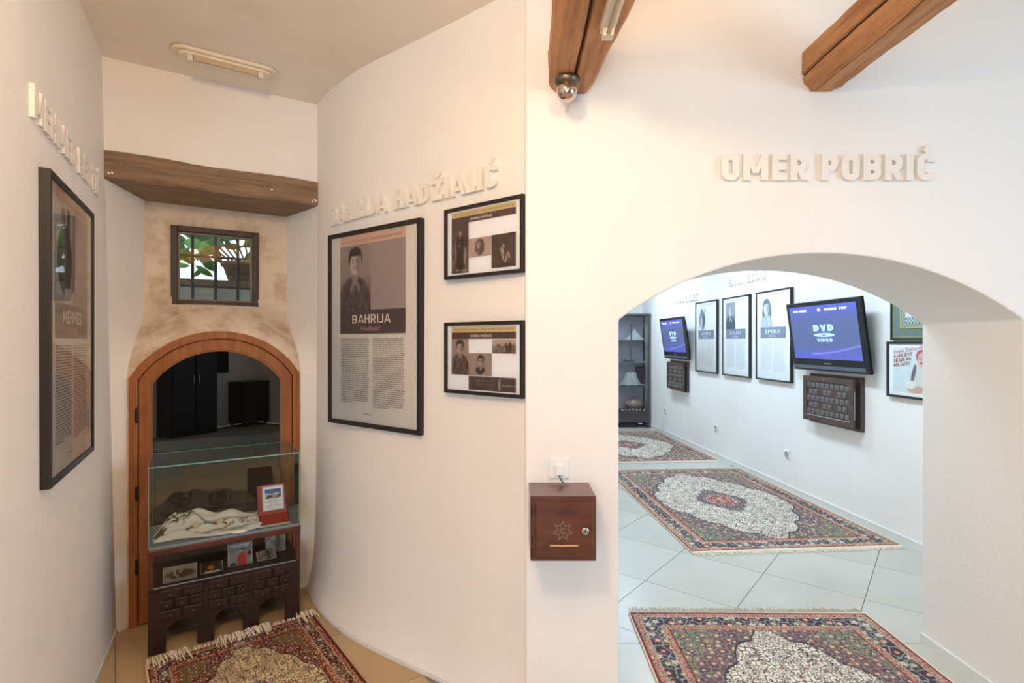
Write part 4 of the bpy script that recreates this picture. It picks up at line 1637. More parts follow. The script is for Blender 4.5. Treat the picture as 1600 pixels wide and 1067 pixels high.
on_plaque('label_card', .022, .134, .022, .158, .002, mat('label_grey_blue', (176, 190, 196), .6))
on_plaque('label_paper', .028, .128, .028, .152, .003, paper_w)
on_plaque('sky_print', .036, .120, .118, .140, .004, mat('blue_sky_print', (72, 98, 170), .6))
c_, s_ = math.cos(.30), math.sin(.30)
U, Vv = np.meshgrid(np.linspace(0, 1, 40), np.linspace(0, 1, 22))
tt = .088 + .040 * Vv
Pq = np.stack([.036 + .084 * U, .0072 + tt * s_, .043 + tt * c_], -1)
v = np.where(Vv > .72 + .25 * np.sin(U * 11) * noise2(U, Vv, 5, 3), 1.0, 0)
colp = tone(np.clip(.75 - .7 * (noise2(U, Vv, 13, 6) > .55) * (Vv < .55), 0, 1), (70, 60, 60), (236, 236, 236))
colp = np.where(v[..., None] > 0, srgb((80, 106, 176)), colp)
grid_obj('town_print', Pq, colp, print_m, pq)
m_ = MB()
rg = random.Random(2)
for k, t in enumerate((.080, .073, .066, .054, .047, .036)):
    a = .035 + (.02 if k in (0, 3) else 0)
    b = .121 - (.02 if k in (0, 3) else 0)
    m_.add([(a, .0072 + t * s_, .043 + t * c_), (b, .0072 + t * s_, .043 + t * c_), (b, .0072 + (t + .0022) * s_, .043 + (t + .0022) * c_), (a, .0072 + (t + .0022) * s_, .043 + (t + .0022) * c_)], [(0, 1, 2, 3)])
m_.build('label_text', ink, pq, fix=False)
# clear easel holding the plaque
MB().add([(.155, -.05, 0), (.157, -.05, 0), (.157, .085, .13), (.155, .085, .13), (.157, .13, 0), (.155, .13, 0)], [(0, 1, 2, 3), (3, 2, 4, 5), (1, 4, 2), (0, 3, 5)]).build('easel_side', mat('blue_acrylic', (92, 120, 140), .2), pq)
MB().box(.0, .150, .062, .066, .0, .14).build('easel_back', mat('blue_acrylic', (92, 120, 140), .2), pq)

# things on the lower shelf
ZL = zb_ + .0045


def card(name, label, x, y, w, h, lean, fn, z=ZL, group=None, rz=0.0, cat='photo', thick=.003):
    e_ = empty(name, dcl(x, y, z), NANG + rz, label, cat, group)
    c_, s_ = math.cos(lean), math.sin(lean)
    slanted([(0, 0), (w, 0), (w, h), (0, h)], lean, 0, thick).build('card', paper, e_)
    U, V2 = np.meshgrid(np.linspace(0, 1, 50), np.linspace(0, 1, 40))
    P_ = np.stack([.002 + (w - .004) * U, -.0006 + h * V2 * s_ * .99, .001 + h * V2 * c_ * .985], -1)
    grid_obj('print', P_, fn((U - .5) * w / h, V2), print_m, e_)
    return e_


def cd_fn(p, q):
    v = .62 + .12 * (noise2(p, q, 5, 3) - .5)
    col = tone(v, (40, 38, 40), (206, 200, 198))
    k = ell(p, q, .08, .22, .20, .34, .12)
    col = over(col, k, (190, 36, 34))
    col = over(col, ell(p + (q - .5) * .8, q, .34, .42, .12, .07, .3), (190, 36, 34))
    col = over(col, ell(p, q, .08, .64, .07, .13, .2), (54, 38, 34))
    col = over(col, ell(p, q, .07, .62, .045, .08, .2), (222, 178, 150))
    col = over(col, ell(p, q, .40, .48, .08, .09, .3), (40, 34, 36))
    col = over(col, ell(p, q, -.30, .06, .14, .08, .3), (36, 34, 36))
    txt = ((np.abs(q - .90) < .035) & (np.abs(p) < .42) & (noise2(p, q, 26, 4) > .3)) | ((np.abs(q - .81) < .02) & (np.abs(p) < .36) & (noise2(p, q, 30, 4) > .35))
    return over(col, txt.astype(float), (226, 222, 220))


def grey_fn(seed):
    def fn(p, q):
        v = .55 + .5 * (noise2(p, q, 6, seed) - .5)
        k = ell(p, q, .12, .55, .12, .42, .2)
        return tone(np.clip(v * (1 - k) + .18 * k, 0, 1), (64, 56, 52), (214, 202, 190))
    return fn


def brown_fn(p, q):
    v = .7 + .2 * (noise2(p, q, 5, 2) - .5)
    col = tone(v, (90, 76, 62), (190, 176, 158))
    k = ell(p, q, 0, .45 , .8, .28, .3) * (noise2(p, q, 7, 6) > .4)
    return over(col, k, (96, 66, 48))


card('compact_disc_case', 'disc case showing a red dressed singer on the lower shelf', .355, .10, .120, .118, .20, cd_fn, cat='disc case', thick=.009)
card('photo_card', 'grey photograph card propped at the right of the lower shelf', .555, .20, .105, .115, .20, grey_fn(4), group='cards on the lower shelf')
card('photo_card', 'brown photograph card lying tilted at the left of the lower shelf', .060, .050, .150, .085, .85, brown_fn, group='cards on the lower shelf')
card('photo_card', 'pale card lying flat beside the red singer disc case', .500, .10, .10, .085, 1.25, grey_fn(9), group='cards on the lower shelf')
card('orange_booklet', 'dark booklet with an orange figure on the lower shelf', .225, .075, .105, .075, 1.1, lambda p, q: over(over(tone(.25 + .2 * noise2(p, q, 6, 3), (30, 24, 20), (120, 100, 80)), ell(p, q, -.05, .45, .22, .22, .2), (206, 112, 30)), ((q < .14) & (np.abs(p) < .5)).astype(float), (220, 210, 200)), cat='booklet')
rock = MB().lathe([(.028, 0), (.026, .008), (.014, .020), (.004, .030), (0, .032)], 7).build('stand_crystal', mat('pale_blue_crystal', (150, 168, 184), .3))
rock.location = dcl(.395, .185, ZL)
rock.rotation_euler = (0, 0, NANG)
rock.scale = (1, 1, 4.2)
tag(rock, 'pale blue pointed stand peeking out behind the disc case', 'ornament')

# ------------------------------------------------------------------ rugs
_T = np.random.RandomState(5).rand(4096, 4)


def vor(x, y, cell, seed):
    gx, gy = x / cell, y / cell
    i, j = np.floor(gx).astype(np.int64), np.floor(gy).astype(np.int64)
    F1 = np.full(x.shape, 9.0)
    F2 = np.full(x.shape, 9.0)
    idn = np.zeros(x.shape, np.int64)
    AX = np.zeros(x.shape)
    AY = np.zeros(x.shape)
    for di in (-1, 0, 1):
        for dj in (-1, 0, 1):
            h = ((i + di) * 73856093 ^ (j + dj) * 19349663 ^ seed * 83492791) % 4096
            px, py = i + di + .15 + .7 * _T[h, 0], j + dj + .15 + .7 * _T[h, 1]
            dx, dy = gx - px, gy - py
            d = np.sqrt(dx * dx + dy * dy)
            c = d < F1
            F2 = np.where(c, F1, np.minimum(F2, d))
            F1 = np.where(c, d, F1)
            idn = np.where(c, h, idn)
            AX = np.where(c, dx, AX)
            AY = np.where(c, dy, AY)
    return F1, F2, _T[idn, 2], np.arctan2(AY, AX)


def florals(x, y, cell, seed, ground, cols, vine, size=.34, vine_w=.10):
    F1, F2, r, th = vor(x, y, cell, seed)
    col = srgb(ground) * np.ones(x.shape + (3,))
    vmask = ((F2 - F1) < vine_w).astype(float)
    col = over(col, vmask, vine)
    pet = F1 < size * (.78 + .22 * np.cos(5 * th + r * 20))
    n = len(cols)
    for k, c in enumerate(cols):
        m = pet & (r >= k / n) & (r < (k + 1) / n)
        col = over(col, m.astype(float), c)
    col = over(col, (F1 < size * .42).astype(float), (226, 208, 170))
    col = over(col, (F1 < size * .2).astype(float), cols[0])
    return col


def rug_colour(x, y, w, l, k, red):
    ax, ay = w / 2 - np.abs(x), l / 2 - np.abs(y)
    e = np.minimum(ax, ay)
    X_, Y_ = np.abs(x), np.abs(y)
    rose = (166, 116, 104) if not red else (134, 62, 46)
    deep = (132, 62, 62) if not red else (112, 34, 26)
    navy = (74, 68, 78) if not red else (84, 44, 38)
    green = (134, 138, 116) if not red else (122, 108, 60)
    ivory = (226, 218, 200) if not red else (214, 196, 150)
    plum = (112, 86, 92) if not red else (100, 42, 36)
    guard = florals(X_, Y_, .030 * k, 3, rose, [deep, (70, 60, 80), green], (206, 170, 140), .36, .10)
    border = florals(X_, Y_, .062 * k, 4, navy, [rose, green, (186, 178, 176), deep], (150, 150, 140), .40, .09)
    fx, fy = X_ / (w / 2 - .185 * k), Y_ / (l / 2 - .185 * k)
    spand = florals(X_, Y_, .050 * k, 6, green, [plum, deep, (84, 96, 90), rose], (84, 70, 84), .38, .09)
    spand2 = florals(X_, Y_, .050 * k, 8, plum, [green, rose, (180, 160, 120), (60, 70, 92)], (150, 140, 128), .36, .09)
    field = florals(X_, Y_, (.040 if not red else .058) * k, 7, ivory, [navy, deep, (108, 100, 88), plum], (112, 98, 92), .36, .13)
    core = florals(X_, Y_, .038 * k, 9, navy, [plum, rose, green], (160, 150, 150), .34, .10)
    heart = florals(X_, Y_, .032 * k, 10, deep, [ivory, rose, navy], (200, 150, 130), .34, .10)
    ang = np.arctan2(fy, fx + 1e-6)
    rho = (fx ** 1.38 + fy ** 1.38) ** (1 / 1.38)
    lob = .07 * np.abs(np.sin(ang * 7))
    col = spand
    col = np.where((rho < 1.22 + lob)[..., None], spand2, col)
    col = np.where((rho < .965 + lob)[..., None], field, col)
    line = np.abs(rho - (.965 + lob)) < .010
    col = over(col, line.astype(float), navy)
    dia = fx / .44 + fy / .40 + .05 * np.sin(ang * 14)
    col = np.where((dia < 1)[..., None], core, col)
    col = over(col, (np.abs(dia - 1) < .04).astype(float), (176, 160, 150))
    dia2 = np.sqrt((fx / .24) ** 2 + (fy / .16) ** 2) + .07 * np.sin(ang * 10)
    col = np.where((dia2 < 1)[..., None], heart, col)
    col = np.where((e < .185 * k)[..., None], srgb(deep), col)
    col = np.where((e < .177 * k)[..., None], guard, col)
    col = np.where((e < .140 * k)[..., None], srgb((198, 168, 146)), col)
    col = np.where((e < .136 * k)[..., None], border, col)
    col = np.where((e < .052 * k)[..., None], srgb((198, 168, 146)), col)
    col = np.where((e < .048 * k)[..., None], guard, col)
    col = np.where((e < .014 * k)[..., None], srgb(deep), col)
    tint = .92 + .16 * noise2(x, y, 6, 3)
    return col * tint[..., None]


def rug(name, label, centre, ang, w, l, res, k=1.0, red=False, folded=False, ends=(1, 1)):
    e_ = empty(name, (centre[0], centre[1], 0), ang, label, 'rug', 'patterned oriental rugs')
    nx, ny = int(w / res), int(l / res)
    U, V2 = np.meshgrid(np.linspace(-w / 2, w / 2, nx), np.linspace(-l / 2, l / 2, ny))
    colr = rug_colour(U, V2, w, l, k, red)
    z = .009 + .0012 * np.sin(U * 7) * np.sin(V2 * 5)
    edge = np.minimum(w / 2 - np.abs(U), l / 2 - np.abs(V2))
    z = np.where(edge < res * .6, .0015, z)
    grid_obj('woven_pile', np.stack([U, V2, z], -1), colr, rug_m, e_)
    rg_ = random.Random(int(w * 1000))
    m = MB()
    for sgn, on in ((1, ends[0]), (-1, ends[1])):
        if not on:
            continue
        y0 = sgn * l / 2
        # woven end band
        m.add([(-w / 2, y0 - sgn * .002, .0095), (w / 2, y0 - sgn * .002, .0095), (w / 2, y0 + sgn * .018, .004), (-w / 2, y0 + sgn * .018, .004)], [(0, 1, 2, 3)])
        n = int(w / .0085)
        for i in range(n):
            x = -w / 2 + w * (i + .5) / n + rg_.uniform(-.002, .002)
            if folded and sgn > 0:
                ph = rg_.random()
                clump = math.sin(x * 16 + 1)
                lift = .018 + .010 * rg_.random()
                if clump > -.45:
                    dx = rg_.uniform(-.02, .03)
                    ln = rg_.uniform(.025, .05) if ph < .82 else rg_.uniform(.06, .085)
                    m.tube([(x, y0 + .004, .006), (x + dx * .3, y0 + .022, lift), (x + dx * .6, y0 + .004, lift + .012), (x + dx, y0 - ln * .6, .02), (x + dx * 1.2, y0 - ln, .012)], .0032, 4)
                else:
                    dx = rg_.uniform(-.01, .01)
                    m.tube([(x, y0, .006), (x + dx, y0 + .02, .012), (x + dx * 2, y0 + .03 + .02 * ph, .006)], .003, 4)
            else:
                dx, ln = rg_.uniform(-.014, .014), rg_.uniform(.035, .06)
                m.tube([(x, y0 + sgn * .012, .005), (x + dx * .4, y0 + sgn * (.018 + ln * .5), .006), (x + dx, y0 + sgn * (.018 + ln), .003)], .0026, 3)
    m.build('fringe', fringe_m, e_, fix=False)['kind'] = 'stuff'
    # bound side edges
    for sx in (-1, 1):
        MB().tube([(sx * w / 2, -l / 2, .006), (sx * w / 2, l / 2, .006)], .0055, 5).build('side_binding', fringe_m if sx < 0 or not red else mat('dark_binding', (66, 40, 34), .9), e_)
    return e_


# alcove rug
dv = (.79, .613)
c0 = (-1.7495 + .5 * .613 * 1.0, 0)
wl_, ll_ = .775, 1.25
far_mid = ((-1.749 - 1.136) / 2, (2.544 + 3.02) / 2)
nrm = (.613, -.79)
rug('oriental_rug', 'dark red oriental rug with folded back fringe before the display case', (far_mid[0] + nrm[0] * (ll_ / 2 + .01), far_mid[1] + nrm[1] * (ll_ / 2 + .01)), math.atan2(.613, .79), wl_, ll_, .0038, .62, True, True)
# rug passing through the arch
rug('oriental_rug', 'oriental rug lying in the archway nearest the viewer', ((.653 + 1.995) / 2, 3.03 - 1.02), math.atan2(-.01, 1), 1.335, 2.03, .0042, 1.0)
# second rug
rug('oriental_rug', 'oriental rug under the near television in the bright room', (2.035, 5.18), math.atan2(.06, 1) * .6 + .045, 1.64, 2.42, .0058, 1.05)
rug('oriental_rug', 'farthest oriental rug lying before the glass cabinet', (1.74, 7.97), .075, 1.72, 2.25, .009, 1.05)

# ------------------------------------------------------------------ back room: right wall pictures, televisions
RANG = math.atan2(-1.0, RWK)
RX = unit((RWK, -1.0))                    # viewer's right along the wall (towards the viewer)


def rwp(y, z):
    return (rw(y), y, z)


CWN = {}
cool = lambda s: (lambda p, q: tone(portrait(p, q, s), (70, 84, 96), (236, 242, 246)))
slate = mat('slate_name_band', (136, 146, 168), .7)
white_sheet = mat('bright_white_sheet', (244, 246, 246), .7)


def accordion(p, q):
    v = .92 + 0 * p
    k = ell(p, q, .02, .42, .26, .40, .1)
    v = v * (1 - k) + (.30 + .4 * (noise2(p, q, 8, 3) - .5)) * k
    k = ell(p, q, -.06, .30, .10, .32, .2)
    v = v * (1 - k) + .78 * k
    k = ell(p, q, -.02, .78, .12, .12, .2)
    v = v * (1 - k) + .35 * k
    k = ell(p, q, .28, .80, .07, .05, .2)
    v = v * (1 - k) + .3 * k
    k = np.clip(1 - np.abs(p - .2 + q * .15) / .02, 0, 1) * (q < .7)
    v = v * (1 - k * .7) + .15 * k * .7
    return tone(np.clip(v, 0, 1), (70, 84, 96), (240, 245, 248))


for (nm, sur, yl, z0, fn, lab) in (
        ('AVDO', 'Lizdek', 7.68, H - .428, accordion, 'framed white poster headed AVDO beside the far television'),
        ('SALEM', 'Trebo', 6.88, H - .430, cool(dict(c=(.0, .70), r=.165, bg=.45, body=.12, hair=.55, face=.86, collar=.8)), 'framed white poster headed SALEM between two other white posters'),
        ('EMINA', 'Zečaj', 6.09, H - .427, cool(dict(c=(.0, .64), r=.21, bg=1.0, bgr=0, body=.75, hair=.30, face=.93, long=1, hand=1)), 'framed white poster headed EMINA partly behind the near television')):
    wd = .655
    e = picture_frame('framed_poster', lab, 'framed portrait posters', rwp(yl, z0), RANG, wd, .985, .016, .035, paper_mat=white_sheet, gm=glz_far)
    big_poster(e, wd, .985, .016, .035, nm, sur, fn, 50 + len(nm), 'cool', slate)


def tv(label, y_near, y_far):
    w = (y_far - y_near)
    e = empty('television', rwp(y_far, H - .272), RANG, label, 'television', 'wall mounted televisions')
    tilt = math.atan2(.09, .638)
    h = .645
    # local frame: leaning set; pts(x, d, t): x across, d depth behind the front, t up the face
    c_, s_ = math.cos(tilt), math.sin(tilt)

    def pt(x, d, t):
        return (x, -.085 - t * s_ + d * c_, t * c_ + d * s_)

    def slab(x0, x1, d0, d1, t0, t1):
        v = [pt(x, d, t) for t in (t0, t1) for (x, d) in ((x0, d0), (x1, d0), (x1, d1), (x0, d1))]
        return MB().add(v, [(3, 2, 1, 0), (4, 5, 6, 7), (0, 1, 5, 4), (1, 2, 6, 5), (2, 3, 7, 6), (3, 0, 4, 7)])
    slab(0, w, 0, .030, 0, h).build('bezel', tvblack, e, bevel=.006)
    slab(.05, w - .05, .028, .062, .09, h - .06).build('rear_shell', tvblack, e, bevel=.01)
    slab(.012, w - .045, -.004, .004, .018, .050).build('speaker_strip', tvgrey, e, bevel=.002)
    sx0, sx1, st0, st1 = .045, w - .062, .112, h - .040
    U, V2 = np.meshgrid(np.linspace(0, 1, 90), np.linspace(0, 1, 60))
    base = tone(.30 + .25 * V2 * 0, (66, 76, 112), (120, 130, 180))
    col = base
    glow = np.clip(np.abs(V2 - .5) * 2 - .25, 0, 1) ** 2
    col = over(col, np.clip(glow * .9, 0, 1), (84, 88, 220))
    arc = .08 + .16 * np.clip(U - .35, 0, 1) ** 1.6 * 2
    col = over(col, np.clip(1 - np.abs(V2 - arc - .02) / .02, 0, 1) * (U > .3) * .7, (150, 140, 250))
    P_ = np.zeros(U.shape + (3,))
    for a in range(U.shape[0]):
        for b in range(U.shape[1]):
            P_[a, b] = pt(sx0 + (sx1 - sx0) * U[a, b], -.0008, st0 + (st1 - st0) * V2[a, b])
    sm = attr_mat('lit_screen', .15, emit=.55, spec=.5)
    scn = grid_obj('screen', P_, col, sm, e)
    glow_m = mat('screen_white_glyphs', (230, 235, 255), .5, emit=((235, 240, 255), 1.3))
    blue_m = mat('screen_blue_logo', (160, 190, 255), .5, emit=((150, 185, 255), 1.0))

    def screen_text(txt, x0, x1, t, cap, m, off=.02, nm='screen_text'):
        mb_ = text_mb(txt, sx0 + (sx1 - sx0) * x0, sx0 + (sx1 - sx0) * x1, 0, cap * (st1 - st0), 0, off)
        mb_.v = [pt(x, -.0018 + y, st0 + (st1 - st0) * t + z) for x, y, z in mb_.v]
        return mb_.build(nm, m, scn, fix=False)
    screen_text('DVD-VIDEO', .07, .29, .895, .040, glow_m, .03)
    screen_text('RESUME  STOP', .57, .88, .895, .040, glow_m, .03)
    def poly(pts, m, nm, lift=.0018):
        return MB().add([pt(sx0 + (sx1 - sx0) * x, -lift, st0 + (st1 - st0) * t) for x, t in pts], [tuple(range(len(pts)))]).build(nm, m, scn, fix=False)
    poly([(.465, .89), (.505, .89), (.505, .94), (.465, .94)], glow_m, 'stop_symbol')
    screen_text('DVD', .365, .665, .520, .125, blue_m, .062, 'disc_logo_letters')
    th = np.linspace(0, 2 * math.pi, 41)[:-1]
    ell_o = [(.515 + .155 * math.cos(a), .450 + .035 * math.sin(a)) for a in th] + [(.515 + .155, .450)]
    ell_i = [(.515 + .035 * math.cos(a), .450 + .010 * math.sin(a)) for a in th] + [(.515 + .035, .450)]
    mb_ = MB()
    n = len(ell_o)
    mb_.add([pt(sx0 + (sx1 - sx0) * x, -.0018, st0 + (st1 - st0) * t) for x, t in ell_o + ell_i], [(i, i + 1, n + i + 1, n + i) for i in range(n - 1)])
    mb_.build('disc_logo_ring', blue_m, scn, fix=False)
    screen_text('VIDEO', .40, .63, .325, .060, blue_m, .045, 'disc_logo_caption')
    b_ = text_mb('Panasonic', w / 2 - .045, w / 2 + .045, 0, .016, 0, .01)
    b_.v = [pt(x, -.0012, .066 + z) for x, y, z in b_.v]
    b_.build('maker_print', mat('silver_print', (190, 196, 206), .4), e, fix=False)
    # wall bracket
    MB().box(w * .35, w * .65, -.075, -.001, .20, .44).build('wall_bracket', dark_steel, e)
    return e


tv('large wall television showing the blue disc screen above the near button box', 4.30, 5.30)
tv('smaller looking far wall television beside the tall glass cabinet', 7.77, 8.72)


def button_box(label, y_near, y_far):
    w = y_far - y_near
    h = .44
    e = empty('listening_box', rwp(y_far, H - .765), RANG, label, 'box', 'wooden listening boxes under the televisions')
    MB().box(.02, w, -.034, -.001, .0, h + .02).build('body', oakdk, e, bevel=.003)
    MB().box(.03, w - .012, -.062, -.034, .03, h - .02).build('inner_block', mat('black_recess', (20, 18, 18), .8), e)
    dd = MB()
    fw = .05
    x1 = w - .025
    dd.box(0, fw, -.088, -.062, .02, h)
    dd.box(x1 - fw, x1, -.088, -.062, .02, h)
    dd.box(fw, x1 - fw, -.088, -.062, .02, .02 + fw * 1.2)
    dd.box(fw, x1 - fw, -.088, -.062, h - fw, h)
    dd.box(fw, x1 - fw, -.078, -.062, .02 + fw * 1.2, h - fw)
    door = dd.build('door', oakdk, e, bevel=.002)
    MB().box(fw * .9, x1 - fw * .7, -.091, -.087, .074, .080).build('metal_strip', mat('pale_metal_strip', (176, 172, 170), .4), door)
    MB().lathe([(.007, 0), (.007, -.004), (0, -.005)], 12, 'y', (x1 * .45, -.088, h - .026)).build('lock', steel, door)
    key0 = None
    kx0, kx1 = fw + .028, x1 - fw - .028
    for r in range(5):
        z = .110 + r * .062
        idx = range(9) if r % 2 == 0 else (0, 1, 3, 4, 6, 7)
        for i in idx:
            x = kx0 + (kx1 - kx0) * (i + (.5 if r % 2 else 0)) / 8.0
            if key0 is None:
                key0 = MB().box(-.024, .024, -.004, 0, -.022, .024).lathe([(.016, -.004), (.017, -.009), (.012, -.011), (.011, -.007), (0, -.006)], 12, 'y').build('button', mat('grey_button', (118, 112, 110), .35), door)
                o = key0
            else:
                o = key0.copy()
                C.objects.link(o)
                o.parent = door
            o.location = (x, -.078, z)
    MB().tube([(w - .020, -.078, .10), (w - .020, -.078, h - .10)], .003, 6).build('hinge_rod', steel, e)
    return e


button_box('dark wooden box of round buttons under the large near television', 4.47, 5.16)
button_box('dark wooden box under the far television beside the glass cabinet', 7.95, 8.62)

# record cover and green framed embroidery
e = picture_frame('framed_record_cover', 'black framed record cover lettered SARAJEVO GRADE NA MILJACKI beside the archway', 'frames right of the television', rwp(4.213, H - .43), RANG, .46, .43, .018, .03, paper_mat=white_sheet, gm=glz_far)


def cover_fn(p, q):
    v = .9 + .06 * (noise2(p, q, 4, 3) - .5)
    col = tone(v, (150, 170, 170), (226, 236, 234))
    col = over(col, ell(p, q, .28, .30, .24, .40, .1), (222, 220, 210))
    for (a, b, c, d) in ((.05, .42, .05, .22), (.42, .50, .05, .2)):
        col = over(col, ell(p + (q - b) * -.25, q, a, b, c, d, .2), (120, 112, 128))
    col = over(col, ell(p, q, .25, .80, .135, .15, .12), (190, 96, 104))
    col = over(col, ell(p, q, .25, .73, .095, .16, .15), (226, 186, 168))
    col = over(col, ell(p, q, .25, .66, .04, .02, .5), (170, 70, 70))
    for sg in (-1, 1):
        col = over(col, ell(p, q, .25 + sg * .04, .76, .018, .012, .5), (60, 50, 50))
    col = over(col, ell(p, q, .10, .08, .22, .09, .3), (214, 176, 150))
    col = over(col, ell(p, q, -.05, .18, .16, .09, .3), (232, 232, 226))
    return col


y = -.03 + .0095
panel('cover_print', .06, .40, .045, .385, y - .0006, cover_fn, e, .004)
rose_ink = mat('rose_lettering', (196, 74, 130), .7)
red_ink = mat('dull_red_lettering', (176, 70, 62), .7)


def tilted_text(txt, x0, x1, zb, cap, m, par, slope=.16, nm='title_print'):
    mb_ = text_mb(txt, x0, x1, 0, cap, 0, .02)
    mb_.v = [(x, y - .0016 + q, zb + z + (x - x0) * slope) for x, q, z in mb_.v]
    return mb_.build(nm, m, par, fix=False)


tilted_text('Emina Zečaj-Ahm', .066, .37, .335, .026, rose_ink, e)
tilted_text('SARAJEVO', .066, .235, .300, .026, red_ink, e)
tilted_text('GRADE NA', .066, .225, .266, .026, red_ink, e)
tilted_text('MILJACKI', .066, .215, .232, .026, red_ink, e)

e = picture_frame('framed_embroidery', 'dark green framed lace embroidery above the record cover', 'frames right of the television', rwp(4.175, H + .012), RANG, .50, .46, .014, .03, fm=mat('dark_green_frame', (26, 56, 44), .4), paper_mat=mat('sage_mount', (122, 146, 136), .8))
y = -.03 + .0095
goldm = mat('gilt_fillet', (206, 190, 120), .4)
rect_ring(MB(), .018, .482, .020, .44, .006, y - .003, y).build('gilt_fillet', goldm, e)
rect_ring(MB(), .088, .412, .086, .374, .010, y - .004, y).build('gilt_fillet', goldm, e)


def lace(p, q):
    sx, sy = np.sin(p * 60), np.sin(q * 60)
    v = np.where((sx * sy > -.1) & (np.minimum(q, 1 - q) < .3), .25, .95)
    v = np.where(np.minimum(np.minimum(q, 1 - q), .5 * 1.1 - np.abs(p)) < .12, .42 + .3 * (sx * sy > .3), v)
    return tone(v, (60, 92, 78), (242, 246, 246))


panel('lace_print', .098, .402, .096, .364, y - .0006, lace, e, .004)

# raised name above the white posters
raised('wall_lettering', 'raised white name on the bright wall above the SALEM and EMINA posters', 'EMINA ZEČAJ', lambda s: ((rw(6.75 - s), 6.75 - s, H + .70), RANG), .10, .02, .80)
raised('wall_lettering', 'raised white name on the bright wall above the far television', 'AVDO LIZDEK', lambda s: ((rw(8.5 - s), 8.5 - s, H + .60), RANG), .10, .02, .85)


def socket(label, y_, z_):
    e = empty('wall_socket', rwp(y_, z_), RANG, label, 'socket', 'white sockets low on the bright wall')
    MB().bevbox(-.04, .04, -.010, -.001, 0, .08, .003).build('plate', wplast, e)
    MB().lathe([(.027, -.010), (.029, -.018), (.022, -.018), (.020, -.004), (0, -.004)], 20, 'y', (0, 0, .04)).build('recess', mat('socket_grey', (170, 172, 176), .5), e)
    return e


socket('white wall socket below the near button box', 5.54, .34)
socket('white wall socket below the white posters', 7.1, .36)
e = socket('white wall socket with a hanging cable beside the glass cabinet', 8.9, .36)
MB().tube([(0, -.02, .04), (.02, -.035, -.02), (-.03, -.03, -.14), (-.10, -.02, -.27), (-.12, -.02, -.31)], .004, 6).build('cable', wplast, e, smooth=True)

# ------------------------------------------------------------------ tall glass cabinet at the end of the back room
gx0, gx1, gy0, gy1, gh = 1.52, 2.475, 9.55, 9.95, 2.02
gc = empty('glass_cabinet', (gx0, gy0, 0), 0, 'tall dark framed glass display cabinet in the far corner', 'cabinet')
gw, gd = gx1 - gx0, gy1 - gy0
cabm = mat('grey_brown_cabinet', (78, 72, 74), .5)
for x in (0, gw - .035):
    for y in (0, gd - .035):
        MB().box(x, x + .035, y, y + .035, 0, gh).build('corner_post', cabm, gc, bevel=.003)
MB().box(-.01, gw + .01, -.01, gd + .01, gh, gh + .03).build('top_board', cabm, gc, bevel=.004)
MB().box(.035, gw - .035, .002, gd - .002, .10, .30).build('plinth', mat('brown_plinth', (66, 58, 58), .5), gc)
MB().box(gw * .45, gw - .20, .06, gd - .06, 0, .10).build('foot_block', mat('dark_foot', (40, 38, 40), .6), gc)
MB().box(.035, gw - .035, gd - .02, gd - .012, .30, gh).build('back_panel', mat('mauve_grey_back', (176, 176, 186), .8), gc)
shelf_glass = glass_mat('shelf_glass', (.85, .93, .92), 1.5)
SHZ = (.32, .745, 1.175, 1.58)
for z in SHZ[1:]:
    MB().box(.036, gw - .036, .02, gd - .022, z - .006, z).build('shelf', shelf_glass, gc)
    MB().box(.036, gw - .036, .016, .020, z - .007, z + .001).build('shelf_edge', edge_glass, gc)
flat('pane', .035, gw - .035, .30, gh, .012, glass_mat('cabinet_glass', (.95, .95, .98), 1.3), gc)
MB().box(.0, .012, .0, .012, .30, gh).build('door_stile', cabm, gc)
MB().box(.610, .630, .004, .02, 1.18, 1.86).build('door_stile', cabm, gc)
MB().box(.610, gw - .035, .004, .02, 1.84, 1.86).build('door_rail', cabm, gc)


def gl(x, y, z):
    return (gx0 + x, gy0 + y, z + .001)


def draped(name, label, x, y, z, r, h, sharp, brim, seed, m, cat):
    n, rr_ = 40, 14
    V_, F_ = [], []
    rg_ = random.Random(seed)
    ph = [rg_.uniform(0, 6.28) for _ in range(4)]
    for i in range(rr_):
        t = i / (rr_ - 1)
        for k in range(n):
            a = 2 * math.pi * k / n
            fold = 1 + (.10 * math.sin(7 * a + ph[0]) + .06 * math.sin(11 * a + ph[1])) * t
            rad = r * (t if sharp else min(1, .15 + .5 * t if t < .6 else .45 + (t - .6) * 1.4)) * fold
            hh = h * ((1 - t) ** (1.0 if sharp else .0 + (.35 if t < .72 else .8)))
            if not sharp:
                hh = h * (1 - sstep((t - .35) / .5)) + brim * abs(math.sin(5 * a + ph[2])) * t
            V_.append((rad * math.cos(a), rad * math.sin(a) * .75, max(hh, 0) + .002))
    for i in range(rr_ - 1):
        for k in range(n):
            F_.append((i * n + k, i * n + (k + 1) % n, (i + 1) * n + (k + 1) % n, (i + 1) * n + k))
    F_.append(tuple(range(n)))
    o = MB().add(V_, F_).build(name, m, None, smooth=True)
    o.location = gl(x, y, z)
    tag(o, label, cat)
    return o


